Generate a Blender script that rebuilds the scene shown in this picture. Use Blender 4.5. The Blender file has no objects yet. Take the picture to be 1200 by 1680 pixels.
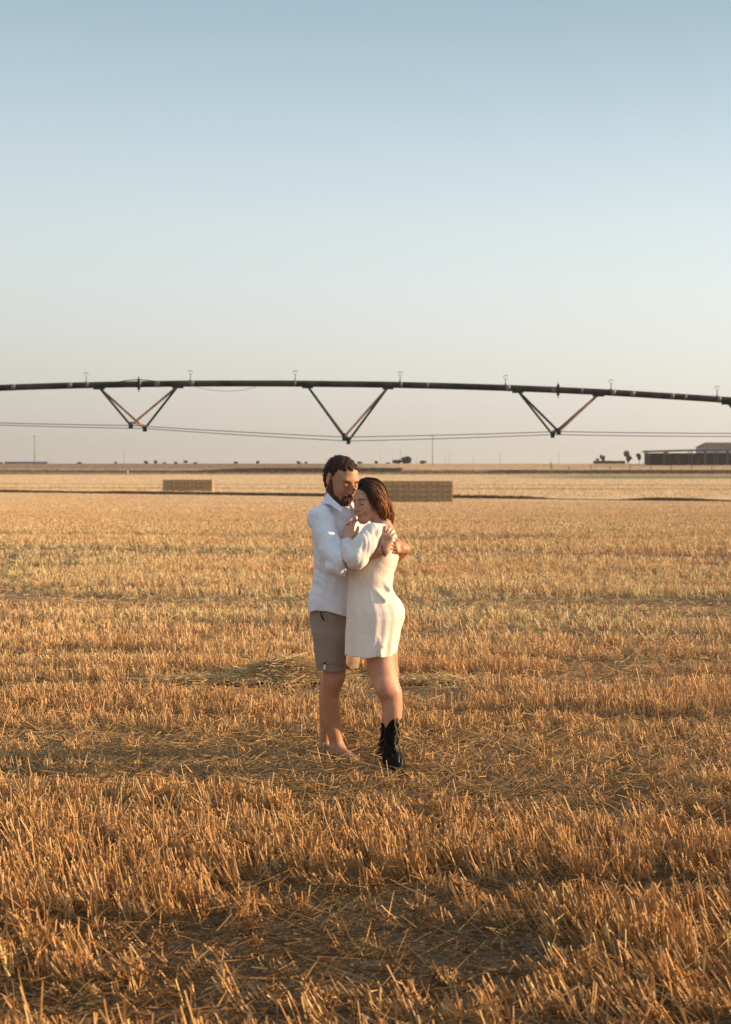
import bpy, math, random
import numpy as np
from mathutils import Vector, Matrix
SC = bpy.context.scene
COL = SC.collection
rng = np.random.default_rng(7)
random.seed(7)
R_ = math.radians

# ------------------------------------------------------------------ camera
H = 1.72                      # eye height (m)
FPX = 50 / 36 * 1680.0        # focal length in photo pixels
Y0 = 8.22                     # distance of the couple
cam_d = bpy.data.cameras.new('camera')
cam = bpy.data.objects.new('camera', cam_d); COL.objects.link(cam)
cam.location = (0, 0, H); cam.rotation_euler = (math.pi / 2, 0, 0)
cam_d.sensor_fit = 'VERTICAL'; cam_d.sensor_height = 36; cam_d.sensor_width = 36; cam_d.lens = 50
cam_d.shift_y = -78 / 1680
cam_d.clip_start = 0.05; cam_d.clip_end = 12000
cam_d.dof.use_dof = True; cam_d.dof.focus_distance = 8.1; cam_d.dof.aperture_fstop = 4.5
SC.camera = cam

# ------------------------------------------------------------------ light
SUN_EL, SUN_AZ = 14.0, 5.0    # elevation; degrees behind the straight right-hand side
sd = bpy.data.lights.new('sun', 'SUN'); so = bpy.data.objects.new('sun', sd); COL.objects.link(so)
sd.energy = 5.0; sd.angle = R_(0.6); sd.color = (1.0, 0.66, 0.36)
to_sun = Vector((math.cos(R_(SUN_AZ)) * math.cos(R_(SUN_EL)), math.sin(R_(SUN_AZ)) * math.cos(R_(SUN_EL)), math.sin(R_(SUN_EL))))
so.rotation_euler = to_sun.to_track_quat('Z', 'Y').to_euler()
so.location = (30, 0, 20)

W = bpy.data.worlds.new('World'); SC.world = W; W.use_nodes = True
nt = W.node_tree; nt.nodes.clear()
out = nt.nodes.new('ShaderNodeOutputWorld'); bg = nt.nodes.new('ShaderNodeBackground')
sky = nt.nodes.new('ShaderNodeTexSky'); sky.sky_type = 'NISHITA'; sky.sun_disc = False
sky.sun_elevation = R_(SUN_EL); sky.sun_rotation = R_(90 - SUN_AZ); sky.dust_density = 1.5; sky.air_density = 1.0
sc_ = nt.nodes.new('ShaderNodeVectorMath'); sc_.operation = 'SCALE'; sc_.inputs['Scale'].default_value = 0.10
nt.links.new(sky.outputs[0], sc_.inputs[0])
tc = nt.nodes.new('ShaderNodeTexCoord'); sx = nt.nodes.new('ShaderNodeSeparateXYZ')
nt.links.new(tc.outputs['Generated'], sx.inputs[0])
rp = nt.nodes.new('ShaderNodeValToRGB'); cr = rp.color_ramp; cr.interpolation = 'B_SPLINE'
stops = [(0.0, (.60, .535, .455)), (.025, (.655, .585, .505)), (.075, (.72, .71, .655)), (.13, (.72, .765, .75)), (.19, (.62, .715, .745)),
         (.25, (.475, .595, .655)), (.31, (.35, .475, .55)), (.38, (.31, .43, .51)), (.5, (.42, .52, .62)), (1.0, (.60, .70, .84))]
while len(cr.elements) < len(stops): cr.elements.new(0.5)
for e, (p, c) in zip(cr.elements, stops): e.position = p; e.color = (*c, 1)
nt.links.new(sx.outputs['Z'], rp.inputs[0])
mixw = nt.nodes.new('ShaderNodeMix'); mixw.data_type = 'RGBA'; mixw.inputs[0].default_value = 0.85
nt.links.new(sc_.outputs[0], mixw.inputs[6]); nt.links.new(rp.outputs[0], mixw.inputs[7])
def mth(op, a, b, c=None):
    n_ = nt.nodes.new('ShaderNodeMath'); n_.operation = op
    for i_, v_ in enumerate((a, b)):
        if isinstance(v_, (int, float)): n_.inputs[i_].default_value = v_
        else: nt.links.new(v_, n_.inputs[i_])
    return n_.outputs[0]
# the air glows more towards the sun, most near the horizon
fall = mth('MAXIMUM', mth('SUBTRACT', 1.0, mth('MULTIPLY', sx.outputs['Z'], 3.6)), 0.0)
az = mth('MINIMUM', mth('MAXIMUM', mth('ADD', 1.04, mth('MULTIPLY', mth('MULTIPLY', sx.outputs['X'], .55), fall)), .84), 1.35)
scw = nt.nodes.new('ShaderNodeVectorMath'); scw.operation = 'SCALE'; nt.links.new(mixw.outputs[2], scw.inputs[0]); nt.links.new(az, scw.inputs['Scale'])
nt.links.new(scw.outputs[0], bg.inputs[0]); bg.inputs[1].default_value = .66
nt.links.new(bg.outputs[0], out.inputs[0])

SC.view_settings.view_transform = 'Standard'; SC.view_settings.look = 'None'
SC.view_settings.exposure = 0.75; SC.view_settings.gamma = 1.0
SC.render.engine = 'CYCLES'

# ------------------------------------------------------------------ helpers
def P(px, py, dy=0.0):
    """point of the couple: photo pixel at the depth Y0+dy"""
    Y = Y0 + dy
    return np.array([(px - 600) * Y / FPX, Y, H - (py - 762) * Y / FPX])
def A(px, py, Y):
    return np.array([(px - 600) * Y / FPX, Y, H - (py - 762) * Y / FPX])

def tag(o, label=None, cat=None, group=None, kind=None):
    if label: o['label'] = label
    if cat: o['category'] = cat
    if group: o['group'] = group
    if kind: o['kind'] = kind
    return o

def empty(name, loc, rz=0):
    o = bpy.data.objects.new(name, None); COL.objects.link(o)
    o.location = loc; o.rotation_euler = (0, 0, rz); o.empty_display_size = .1
    return o

def mesh_np(name, V, F, mat, parent=None, smooth=False, col=None, origin=None):
    """V (n,3), F list of (m,k) int arrays. Vertices in world space; parent at its own place."""
    V = np.asarray(V, dtype=np.float32)
    me = bpy.data.meshes.new(name)
    if not isinstance(F, list): F = [F]
    F = [np.asarray(f, dtype=np.int32) for f in F if len(f)]
    me.vertices.add(len(V))
    loc = np.zeros(3, dtype=np.float32)
    if parent is not None:
        pm = parent.get('_w'); loc = np.array(pm, dtype=np.float32) if pm is not None else loc
    elif origin is not None: loc = np.array(origin, dtype=np.float32)
    me.vertices.foreach_set('co', (V - loc).ravel())
    nl = sum(f.size for f in F); npoly = sum(len(f) for f in F)
    me.loops.add(nl); me.polygons.add(npoly)
    me.loops.foreach_set('vertex_index', np.concatenate([f.ravel() for f in F]))
    tot = np.concatenate([np.full(len(f), f.shape[1], dtype=np.int32) for f in F])
    st = np.concatenate([[0], np.cumsum(tot)[:-1]]).astype(np.int32)
    me.polygons.foreach_set('loop_start', st)
    me.polygons.foreach_set('loop_total', tot)
    me.polygons.foreach_set('use_smooth', np.full(npoly, smooth))
    me.update(calc_edges=True)
    if col is not None:
        a = me.color_attributes.new('Col', 'FLOAT_COLOR', 'POINT')
        c = np.ones((len(V), 4), dtype=np.float32); c[:, :3] = col
        a.data.foreach_set('color', c.ravel())
    me.materials.append(mat)
    o = bpy.data.objects.new(name, me); COL.objects.link(o)
    if parent is not None: o.parent = parent; o['_w'] = [float(v) for v in loc]
    else: o.location = loc; o['_w'] = [float(v) for v in loc]
    return o

class MB:
    """collects boxes, tubes and slabs"""
    def __init__(s): s.v = []; s.q = []; s.t = []
    def n(s): return len(s.v)
    def box(s, c, size, R=None):
        b = s.n(); hx, hy, hz = [k / 2 for k in size]
        for z in (-hz, hz):
            for y in (-hy, hy):
                for x in (-hx, hx):
                    p = np.array([x, y, z])
                    if R is not None: p = R @ p
                    s.v.append(p + c)
        for f in ((0, 2, 3, 1), (4, 5, 7, 6), (0, 1, 5, 4), (2, 6, 7, 3), (0, 4, 6, 2), (1, 3, 7, 5)):
            s.q.append([b + i for i in f])
    def tube(s, pts, r, n=8, cap=True):
        pts = [np.array(p, float) for p in pts]; m = len(pts)
        rs = [r] * m if np.isscalar(r) else list(r)
        b = s.n(); ref = np.array([0, 0, 1.0])
        for i, p in enumerate(pts):
            d = pts[min(i + 1, m - 1)] - pts[max(i - 1, 0)]; d = d / (np.linalg.norm(d) + 1e-9)
            if abs(d[2]) > .95: ref = np.array([1.0, 0, 0])
            u = np.cross(ref, d); u /= np.linalg.norm(u) + 1e-9; w = np.cross(d, u)
            for k in range(n):
                a = 2 * math.pi * k / n
                s.v.append(p + rs[i] * (math.cos(a) * u + math.sin(a) * w))
        for i in range(m - 1):
            for k in range(n):
                k2 = (k + 1) % n
                s.q.append([b + i * n + k, b + i * n + k2, b + (i + 1) * n + k2, b + (i + 1) * n + k])
        if cap:
            for e, c in ((0, pts[0]), (m - 1, pts[-1])):
                ci = s.n(); s.v.append(c.copy())
                for k in range(n):
                    k2 = (k + 1) % n
                    t = [b + e * n + k, b + e * n + k2, ci]
                    s.t.append(t[::-1] if e == 0 else t)
    def slab(s, pts, th):
        """polygon (list of 3D points) with thickness vector th"""
        b = s.n(); m = len(pts)
        for p in pts: s.v.append(np.array(p, float) - th / 2)
        for p in pts: s.v.append(np.array(p, float) + th / 2)
        c0 = s.n(); s.v.append(np.mean(s.v[b:b + m], axis=0)); s.v.append(np.mean(s.v[b + m:b + 2 * m], axis=0))
        for i in range(m):
            j = (i + 1) % m
            s.q.append([b + i, b + j, b + m + j, b + m + i])
            s.t.append([b + j, b + i, c0]); s.t.append([b + m + i, b + m + j, c0 + 1])
    def build(s, name, mat, parent=None, smooth=False, origin=None, col=None):
        F = []
        if s.q: F.append(np.array(s.q))
        if s.t: F.append(np.array(s.t))
        return mesh_np(name, np.array(s.v), F, mat, parent, smooth, col, origin)

def root(name, loc, label, cat, group=None, kind=None):
    o = empty(name, [float(v) for v in loc]); o['_w'] = [float(v) for v in loc]
    return tag(o, label, cat, group, kind)

def vnoise(x, y, seed=0):
    """2-D value noise, 0..1, vectorised"""
    x = np.asarray(x, float); y = np.asarray(y, float)
    xi = np.floor(x).astype(np.int64); yi = np.floor(y).astype(np.int64)
    fx = x - xi; fy = y - yi; fx = fx * fx * (3 - 2 * fx); fy = fy * fy * (3 - 2 * fy)
    def h(a, b):
        n = (a * 374761393 + b * 668265263 + seed * 974634777) & 0xffffffff
        n = ((n ^ (n >> 13)) * 1274126177) & 0xffffffff
        return ((n ^ (n >> 16)) & 0xffff) / 65535.0
    return (h(xi, yi) * (1 - fx) + h(xi + 1, yi) * fx) * (1 - fy) + (h(xi, yi + 1) * (1 - fx) + h(xi + 1, yi + 1) * fx) * fy
def sstep(a, b, x):
    t = np.clip((x - a) / (b - a), 0, 1); return t * t * (3 - 2 * t)

# ------------------------------------------------------------------ materials
def new_mat(name):
    m = bpy.data.materials.new(name); m.use_nodes = True
    return m, m.node_tree, m.node_tree.nodes['Principled BSDF']
def mat(name, col, rough=.8, metal=0, noise=0, nscale=20, bump=0, bscale=200, col2=None, vcol=False, stretch=None,
        transl=0, sss=0, spec=.3, detail=4, bdist=.01, coat=0):
    m, t, b = new_mat(name)
    N, L = t.nodes, t.links
    b.inputs['Roughness'].default_value = rough; b.inputs['Metallic'].default_value = metal
    b.inputs['Specular IOR Level'].default_value = spec
    b.inputs['Base Color'].default_value = (*col, 1)
    tcn = N.new('ShaderNodeTexCoord'); mp = N.new('ShaderNodeMapping'); L.new(tcn.outputs['Object'], mp.inputs[0])
    if stretch: mp.inputs['Scale'].default_value = stretch
    src = None
    if vcol:
        a = N.new('ShaderNodeAttribute'); a.attribute_name = 'Col'; src = a.outputs['Color']
    if noise or col2:
        nz = N.new('ShaderNodeTexNoise'); nz.inputs['Scale'].default_value = nscale; nz.inputs['Detail'].default_value = detail
        L.new(mp.outputs[0], nz.inputs['Vector'])
        mx = N.new('ShaderNodeMix'); mx.data_type = 'RGBA'
        rmp = N.new('ShaderNodeMapRange'); rmp.inputs[1].default_value = .35; rmp.inputs[2].default_value = .65
        L.new(nz.outputs[0], rmp.inputs[0]); L.new(rmp.outputs[0], mx.inputs[0])
        c2 = col2 or tuple(c * (1 - noise) for c in col)
        mx.inputs[6].default_value = (*col, 1); mx.inputs[7].default_value = (*c2, 1)
        if vcol:
            mx.inputs[6].default_value = (1, 1, 1, 1); mx.inputs[7].default_value = (1 - noise,) * 3 + (1,)
            ml = N.new('ShaderNodeMix'); ml.data_type = 'RGBA'; ml.blend_type = 'MULTIPLY'; ml.inputs[0].default_value = 1
            L.new(src, ml.inputs[6]); L.new(mx.outputs[2], ml.inputs[7]); src = ml.outputs[2]
        else: src = mx.outputs[2]
    if src is not None: L.new(src, b.inputs['Base Color'])
    if bump:
        nb = N.new('ShaderNodeTexNoise'); nb.inputs['Scale'].default_value = bscale; nb.inputs['Detail'].default_value = 3
        L.new(mp.outputs[0], nb.inputs['Vector'])
        bp = N.new('ShaderNodeBump'); bp.inputs['Strength'].default_value = bump; bp.inputs['Distance'].default_value = bdist
        L.new(nb.outputs[0], bp.inputs['Height']); L.new(bp.outputs[0], b.inputs['Normal'])
    if sss:
        b.inputs['Subsurface Weight'].default_value = sss; b.inputs['Subsurface Radius'].default_value = (1, .35, .2)
        b.inputs['Subsurface Scale'].default_value = .008
    if transl:
        tr = N.new('ShaderNodeBsdfTranslucent'); ms = N.new('ShaderNodeMixShader'); ms.inputs[0].default_value = transl
        o = N['Material Output']
        if src is not None: L.new(src, tr.inputs[0])
        else: tr.inputs[0].default_value = (*col, 1)
        L.new(b.outputs[0], ms.inputs[1]); L.new(tr.outputs[0], ms.inputs[2]); L.new(ms.outputs[0], o.inputs[0])
    return m

M = {}
M['ground'] = mat('soil_and_straw', (1, 1, 1), .95, vcol=True, noise=.35, nscale=3, bump=.6, bscale=25, bdist=.03, spec=.1)
M['straw'] = mat('dry_straw', (1, 1, 1), .6, vcol=True, transl=.22, spec=.25)
M['weed'] = mat('weeds', (1, 1, 1), .8, vcol=True, transl=.15, spec=.1)
M['skin'] = mat('skin', (1, 1, 1), .5, vcol=True, noise=.10, nscale=60, sss=.12, spec=.35)
M['shirt'] = mat('white_linen', (.82, .83, .88), .9, noise=.05, nscale=90, bump=.35, bscale=160, transl=.10, spec=.15, bdist=.004)
M['dress'] = mat('cream_lace', (.88, .80, .71), .9, col2=(.78, .67, .57), nscale=170, bump=.45, bscale=120, spec=.1, bdist=.005, transl=.06)
M['sleeve'] = mat('cream_muslin', (.80, .75, .70), .9, noise=.05, nscale=60, bump=.25, bscale=90, transl=.12, spec=.1, bdist=.004)
M['shorts'] = mat('taupe_linen', (.33, .255, .205), .95, noise=.22, nscale=130, bump=.4, bscale=220, spec=.1, bdist=.003)
M['hair_m'] = mat('dark_hair', (.05, .027, .015), .65, noise=.5, nscale=60, bump=.9, bscale=90, spec=.12, stretch=(1, 1, .35))
M['beard'] = mat('beard_hair', (.05, .027, .016), .8, col2=(.15, .075, .042), nscale=190, bump=.8, bscale=160, spec=.2)
M['hair_w'] = mat('brown_hair', (.045, .022, .011), .6, noise=.5, nscale=40, spec=.15)
M['strand'] = mat('brown_hair_strand', (1, 1, 1), .45, vcol=True, spec=.25, transl=.25)
M['boot'] = mat('black_leather', (.013, .011, .010), .75, noise=.4, nscale=30, bump=.4, bscale=60, spec=.08)
M['stitch'] = mat('olive_embroidery', (.26, .23, .12), .7, col2=(.06, .06, .04), nscale=60, bump=.5, bscale=80)
M['black'] = mat('black_cord', (.015, .013, .012), .7)
M['tagw'] = mat('white_label', (.75, .75, .78), .7)
M['ring'] = mat('dark_metal_ring', (.10, .10, .11), .35, metal=.8)
M['pipe'] = mat('weathered_pipe', (.10, .08, .065), .7, metal=.0, col2=(.035, .035, .03), nscale=2.2, detail=8, stretch=(1, 1, 1), bump=.2, bscale=6)
M['zinc'] = mat('pale_worn_band', (.22, .20, .195), .6, col2=(.2, .17, .16), nscale=6)
M['green_st'] = mat('dark_green_strut', (.035, .055, .045), .6, noise=.3, nscale=4)
M['rust_st'] = mat('rusty_strut', (.20, .13, .075), .8, col2=(.10, .07, .045), nscale=3)
M['rod'] = mat('thin_steel_rod', (.22, .24, .22), .5, metal=.2)
M['sprk'] = mat('grey_sprinkler', (.30, .31, .30), .6)
M['bale'] = mat('straw_bale', (.48, .34, .19), .95, col2=(.28, .185, .10), nscale=4.5, detail=8, bump=1, bscale=14, bdist=.05, stretch=(.5, .5, 1.6), spec=.1)
M['pole'] = mat('grey_pole', (.16, .16, .15), .9, noise=.2, nscale=2)
M['post'] = mat('old_wood_post', (.15, .11, .08), .95, noise=.4, nscale=2)
M['barn_w'] = mat('barn_block_wall', (.035, .03, .028), .9, noise=.4, nscale=.5)
M['barn_r'] = mat('barn_sheet_roof', (.03, .026, .025), .8, noise=.3, nscale=.4)
M['barn_c'] = mat('barn_column', (.10, .09, .085), .9, noise=.3, nscale=.5)
M['fascia'] = mat('pale_blue_wall', (.33, .35, .42), .8, noise=.2, nscale=.3)
M['roof_b'] = mat('brown_roof', (.10, .07, .065), .9, noise=.3, nscale=.4)
M['shed'] = mat('blue_grey_sheet', (.20, .25, .32), .8, noise=.2, nscale=.3)
M['bark'] = mat('bark', (.10, .07, .05), .95, noise=.3, nscale=2)
M['leaf'] = mat('leaves', (1, 1, 1), .7, vcol=True, transl=.2, spec=.1)

# ------------------------------------------------------------------ terrain
_tab = [(0, None), (30, 1.72 * FPX / 30 + 762), (60, 856.5), (100, 841), (140, 832), (187, 824), (258, 806), (330, 795.5), (420, 784),
        (470, 777), (500, 772.5), (530, 769.5), (600, 763.5), (640, 761.2), (690, 760.6), (760, 760.6)]
_ty = np.array([y for y, p in _tab if p]); _tz = np.array([H - (p - 762) * y / FPX for y, p in _tab if p])
def ground_z(x, Y):
    Y = np.asarray(Y, float)
    z = np.where(Y < 30, 0.0, np.interp(Y, _ty, _tz))
    z = np.where(Y > 760, np.interp(Y, [760, 1500, 4000], [_tz[-1], 0.0, -8.0]), z)
    x = np.asarray(x, float)
    und = (vnoise(x / 2.3, Y / .9, 3) - .5) * .05 * sstep(2.6, 3.6, np.hypot(x - .02, Y - 8.2)) * (1 - sstep(40, 90, Y))
    return z + und
def edge_Y(x): return 190 + (49 - x) * .53
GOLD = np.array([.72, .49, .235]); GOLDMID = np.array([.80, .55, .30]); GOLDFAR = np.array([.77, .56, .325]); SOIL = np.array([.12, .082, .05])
def mix3(a, b, t): return a * (1 - t[:, None]) + b * t[:, None]
def field_col(x, Y):
    """base colour of what grows or lies at (x, Y)"""
    n = len(x)
    c = np.tile(GOLD, (n, 1))
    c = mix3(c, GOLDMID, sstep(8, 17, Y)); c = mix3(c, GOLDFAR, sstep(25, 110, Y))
    py = 762 + FPX * (H - ground_z(x, Y)) / np.maximum(Y, 1)
    e = edge_Y(x) - Y
    v = vnoise(x / 14, Y / 5, 11)
    # second field: faint green growth in streaks
    far = e < -4
    g1 = np.exp(-((Y - (282 - .12 * x)) / 7) ** 2) + .8 * np.exp(-((Y - (330 - .1 * x)) / 6) ** 2)
    g1 = g1 * sstep(.15, .7, vnoise(x / 30, Y / 8, 5) + .15) * far
    c = mix3(c, np.array([.30, .29, .12]), np.clip(g1 * .75, 0, 1))
    right = sstep(30, 75, x) * sstep(395, 415, Y) * (1 - sstep(442, 455, Y))
    c = mix3(c, np.array([.24, .24, .11]), right * .85)
    # ploughed / weedy strip below the crest
    pl = sstep(452, 462, Y) * (1 - sstep(505, 520, Y)) * (.75 + .25 * v)
    c = mix3(c, np.array([.20, .14, .10]), np.clip(pl, 0, 1))
    # brown scrub on the crest at the left
    lf = sstep(520, 530, Y) * (1 - sstep(-10, 25, x - 4 * v))
    c = mix3(c, np.array([.27, .19, .13]), lf * .9)
    cr_ = sstep(525, 535, Y) * sstep(-10, 25, x)
    c = mix3(c, np.array([.60, .43, .25]), cr_)
    return c

def build_ground():
    ys = np.concatenate([[-400, -60, -15, -4], np.linspace(-1, 30, 125), np.geomspace(30.5, 260, 110), np.linspace(262, 780, 150), [850, 1000, 1500, 2500, 5000, 9000]])
    us = np.concatenate([[-60, -14, -4, -2, -1.2, -.8, -.6], np.linspace(-.5, .5, 121), [.6, .8, 1.2, 2, 4, 14, 60]])
    Yg, U = np.meshgrid(ys, us, indexing='ij')
    Xg = U * np.maximum(np.abs(Yg), 8)
    x = Xg.ravel(); y = Yg.ravel(); z = ground_z(x, y)
    ny, nx = len(ys), len(us)
    i = np.arange(ny - 1)[:, None] * nx + np.arange(nx - 1)[None]
    q = np.stack([i, i + 1, i + nx + 1, i + nx], -1).reshape(-1, 4)
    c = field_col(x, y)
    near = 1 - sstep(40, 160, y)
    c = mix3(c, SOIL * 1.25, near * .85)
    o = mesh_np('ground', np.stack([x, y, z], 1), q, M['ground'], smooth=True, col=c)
    o['kind'] = 'structure'
build_ground()

# ------------------------------------------------------------------ straws
def prisms(base, vec, r, col, rtop=.75, colt=None, spin=None):
    """3-sided stalks: base (n,3), vec (n,3), r (n,)"""
    n = len(base); d = vec / (np.linalg.norm(vec, axis=1, keepdims=True) + 1e-9)
    ref = np.where(np.abs(d[:, 2:3]) > .8, np.array([[1., 0, 0]]), np.array([[0, 0, 1.]]))
    u = np.cross(ref, d); u /= np.linalg.norm(u, axis=1, keepdims=True) + 1e-9
    w = np.cross(d, u)
    a0 = rng.uniform(0, 2 * np.pi, n)
    V = np.zeros((n, 6, 3), dtype=np.float32)
    for k in range(3):
        a = a0 + k * 2 * np.pi / 3
        off = (np.cos(a)[:, None] * u + np.sin(a)[:, None] * w) * r[:, None]
        V[:, k] = base + off
        V[:, 3 + k] = base + vec + off * rtop
    i = np.arange(n)[:, None] * 6
    q = np.concatenate([i + np.array([[0, 1, 4, 3]]), i + np.array([[1, 2, 5, 4]]), i + np.array([[2, 0, 3, 5]])])
    t = i + np.array([[3, 4, 5]])
    C = np.repeat(col[:, None, :], 6, 1)
    if colt is not None: C[:, 3:] = colt[:, None, :]
    return V.reshape(-1, 3), q, t, C.reshape(-1, 3)
def join(parts):
    V, Q, T, C = [], [], [], []; o = 0
    for v, q, t, c in parts:
        V.append(v); Q.append(q + o); T.append(t + o); C.append(c); o += len(v)
    return np.concatenate(V), [np.concatenate(Q), np.concatenate(T)], np.concatenate(C)

def straw_colour(n, x, Y):
    base = field_col(x, Y)
    t = rng.uniform(0, 1, n)[:, None]
    a = base * np.array([1.12, 1.10, 1.02]); b = base * np.array([.70, .60, .50]); g = base * np.array([.84, .80, .88])
    tone = (vnoise(x / 7, Y / .9, 71) * .6 + vnoise(x / 2.2, Y / .35, 72) * .4)[:, None] * sstep(5, 9, Y)[:, None]
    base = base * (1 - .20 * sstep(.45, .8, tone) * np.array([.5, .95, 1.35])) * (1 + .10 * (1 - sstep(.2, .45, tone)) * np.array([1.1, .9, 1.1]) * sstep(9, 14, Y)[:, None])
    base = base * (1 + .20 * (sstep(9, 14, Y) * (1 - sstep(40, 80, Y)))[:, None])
    base = base * (1 - (1 - sstep(5.2, 8.5, Y))[:, None] * np.array([.16, .30, .46]))  # dark foreground falloff painted into the nearest straw, browner towards the camera
    c = np.where(t < .55, base, np.where(t < .72, a, np.where(t < .9, b, g)))
    return np.clip(c * rng.uniform(.82, 1.15, (n, 1)), 0, .8)

WS = .29
def scatter(y0, y1, dens, margin):
    """area-uniform points inside the view wedge plus a margin"""
    f = lambda Y: WS * Y * Y + 2 * margin * Y
    n = int((f(y1) - f(y0)) * dens)
    u = rng.uniform(f(y0), f(y1), n)
    Y = (-2 * margin + np.sqrt(4 * margin * margin + 4 * WS * u)) / (2 * WS)
    x = rng.uniform(-1, 1, n) * (WS * Y + margin)
    return x, Y

def band(x, Y):
    """1 where the stubble stands thick, 0 in the flattened wheel tracks"""
    Yr = Y + .05 * x + .25 * (vnoise(x / 2.2, Y / 2, 21) - .5)
    big = vnoise(x / 3.2, Yr / .62, 22) * .55 + vnoise(x / 1.0, Yr / .30, 23) * .45
    st = vnoise(x / 9, Yr / 1.1, 27) * .6 + vnoise(x / 3, Yr / .5, 28) * .4; fw = sstep(10, 18, Y)
    big = big * (1 - fw) + st * fw
    lo_ = .36 + .09 * (1 - sstep(5.5, 7.5, Y)); k = sstep(lo_, lo_ + .20, big)
    track = np.exp(-((Yr - 8.25) / .75) ** 2) + .75 * np.exp(-((Yr - 6.75) / .22) ** 2) + .7 * np.exp(-((Yr - 12.1) / .3) ** 2) \
        + .6 * np.exp(-((Yr - 16.2) / .5) ** 2) + .5 * np.exp(-((Yr - 21.5) / .6) ** 2)+ .6 * np.exp(-((Yr - 4.55) / .16) ** 2)
    return np.clip(k * (1 - .72 * np.clip(track, 0, 1)) , 0, 1)

BLOCK = [(-.135, 8.24, .17), (-.20, 8.40, .08), (.125, 7.93, .15), (.09, 8.42, .1)]   # feet: fewer stalks there
def stubble():
    parts = []
    # (y0, y1, tufts per m2, stalks per tuft, height, radius, lean)
    zones = [(3.2, 7.2, 230, 12, .185, .0028, 1.05), (7.2, 13, 270, 8, .145, .0027, .5), (13, 24, 150, 6, .14, .0036, .45), (24, 45, 75, 4, .13, .0055, .45),
             (45, 100, 30, 3, .10, .010, .4), (100, 262, 5.0, 3, .09, .026, .4)]
    for y0, y1, dt, ns, h, r, ln in zones:
        x, Y = scatter(y0, y1, dt, 1.2 if y1 < 50 else 4)
        # drill rows run nearly across the view
        if y1 < 50:
            rs = .15; row = np.round((Y + .05 * x) / rs); jit = rng.normal(0, .016 + .0006 * Y, len(x))
            Y = row * rs - .05 * x + jit
        b = band(x, Y) if y1 < 50 else np.ones(len(x)) * .8
        if y1 >= 50: b = .25 + .75 * sstep(.28, .55, vnoise(x / 22, Y / 3.0, 31) * .55 + vnoise(x / 9, Y / 1.2, 32) * .45)
        keep = rng.uniform(0, 1, len(x)) < (.10 + .90 * b)
        keep &= Y < edge_Y(x) - 1
        for bx, by, br in BLOCK: keep &= np.hypot(x - bx, (Y - by)) > br * .8
        x, Y, b = x[keep], Y[keep], b[keep]
        nt_ = len(x); k = rng.integers(max(1, ns - 3), ns + 3, nt_)
        idx = np.repeat(np.arange(nt_), k); n = len(idx)
        sp = .014 + r * 2.5
        px = x[idx] + rng.normal(0, sp, n); pY = Y[idx] + rng.normal(0, sp * .7, n)
        lean_t = rng.normal(0, .22, (nt_, 2))
        lean_t[:, 0] -= ln * (.12 + .45 * vnoise(x / 1.6, Y / .8, 41))
        lean_t *= (1.6 - .8 * b)[:, None]
        lean = lean_t[idx] + rng.normal(0, .17, (n, 2))
        hh = h * rng.uniform(.55, 1.15, n) * (.50 + .5 * b[idx]) * (.8 + .4 * vnoise(x / 2.5, Y / 1.2, 43))[idx]
        hh *= np.where(rng.uniform(0, 1, n) < .04, 1.5, 1.0)
        vec = np.stack([lean[:, 0], lean[:, 1], np.ones(n)], 1); vec /= np.linalg.norm(vec, axis=1, keepdims=True)
        vec *= hh[:, None]
        base = np.stack([px, pY, ground_z(px, pY) - .01], 1)
        rr = r * rng.uniform(.7, 1.45, n)
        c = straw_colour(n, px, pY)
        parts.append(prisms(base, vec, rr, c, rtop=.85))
        if y1 < 25:   # ragged leaf sheaths hanging off the stalks
            sel = rng.uniform(0, 1, n) < (.45 if y1 < 14 else .2)
            m = sel.sum(); t0 = rng.uniform(.3, .95, m)[:, None]
            ang = rng.uniform(0, 2 * np.pi, m); L = rng.uniform(.03, .11, m)
            lv = np.stack([np.cos(ang) * .8, np.sin(ang) * .8, rng.uniform(-.7, 1.0, m)], 1) * L[:, None]
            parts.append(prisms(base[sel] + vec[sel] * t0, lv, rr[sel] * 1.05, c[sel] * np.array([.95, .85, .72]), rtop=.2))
    V, F, C = join(parts)
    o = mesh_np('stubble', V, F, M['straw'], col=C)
    tag(o, 'golden dry cereal stubble standing across the whole near field', 'stubble', kind='stuff')
stubble()

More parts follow.
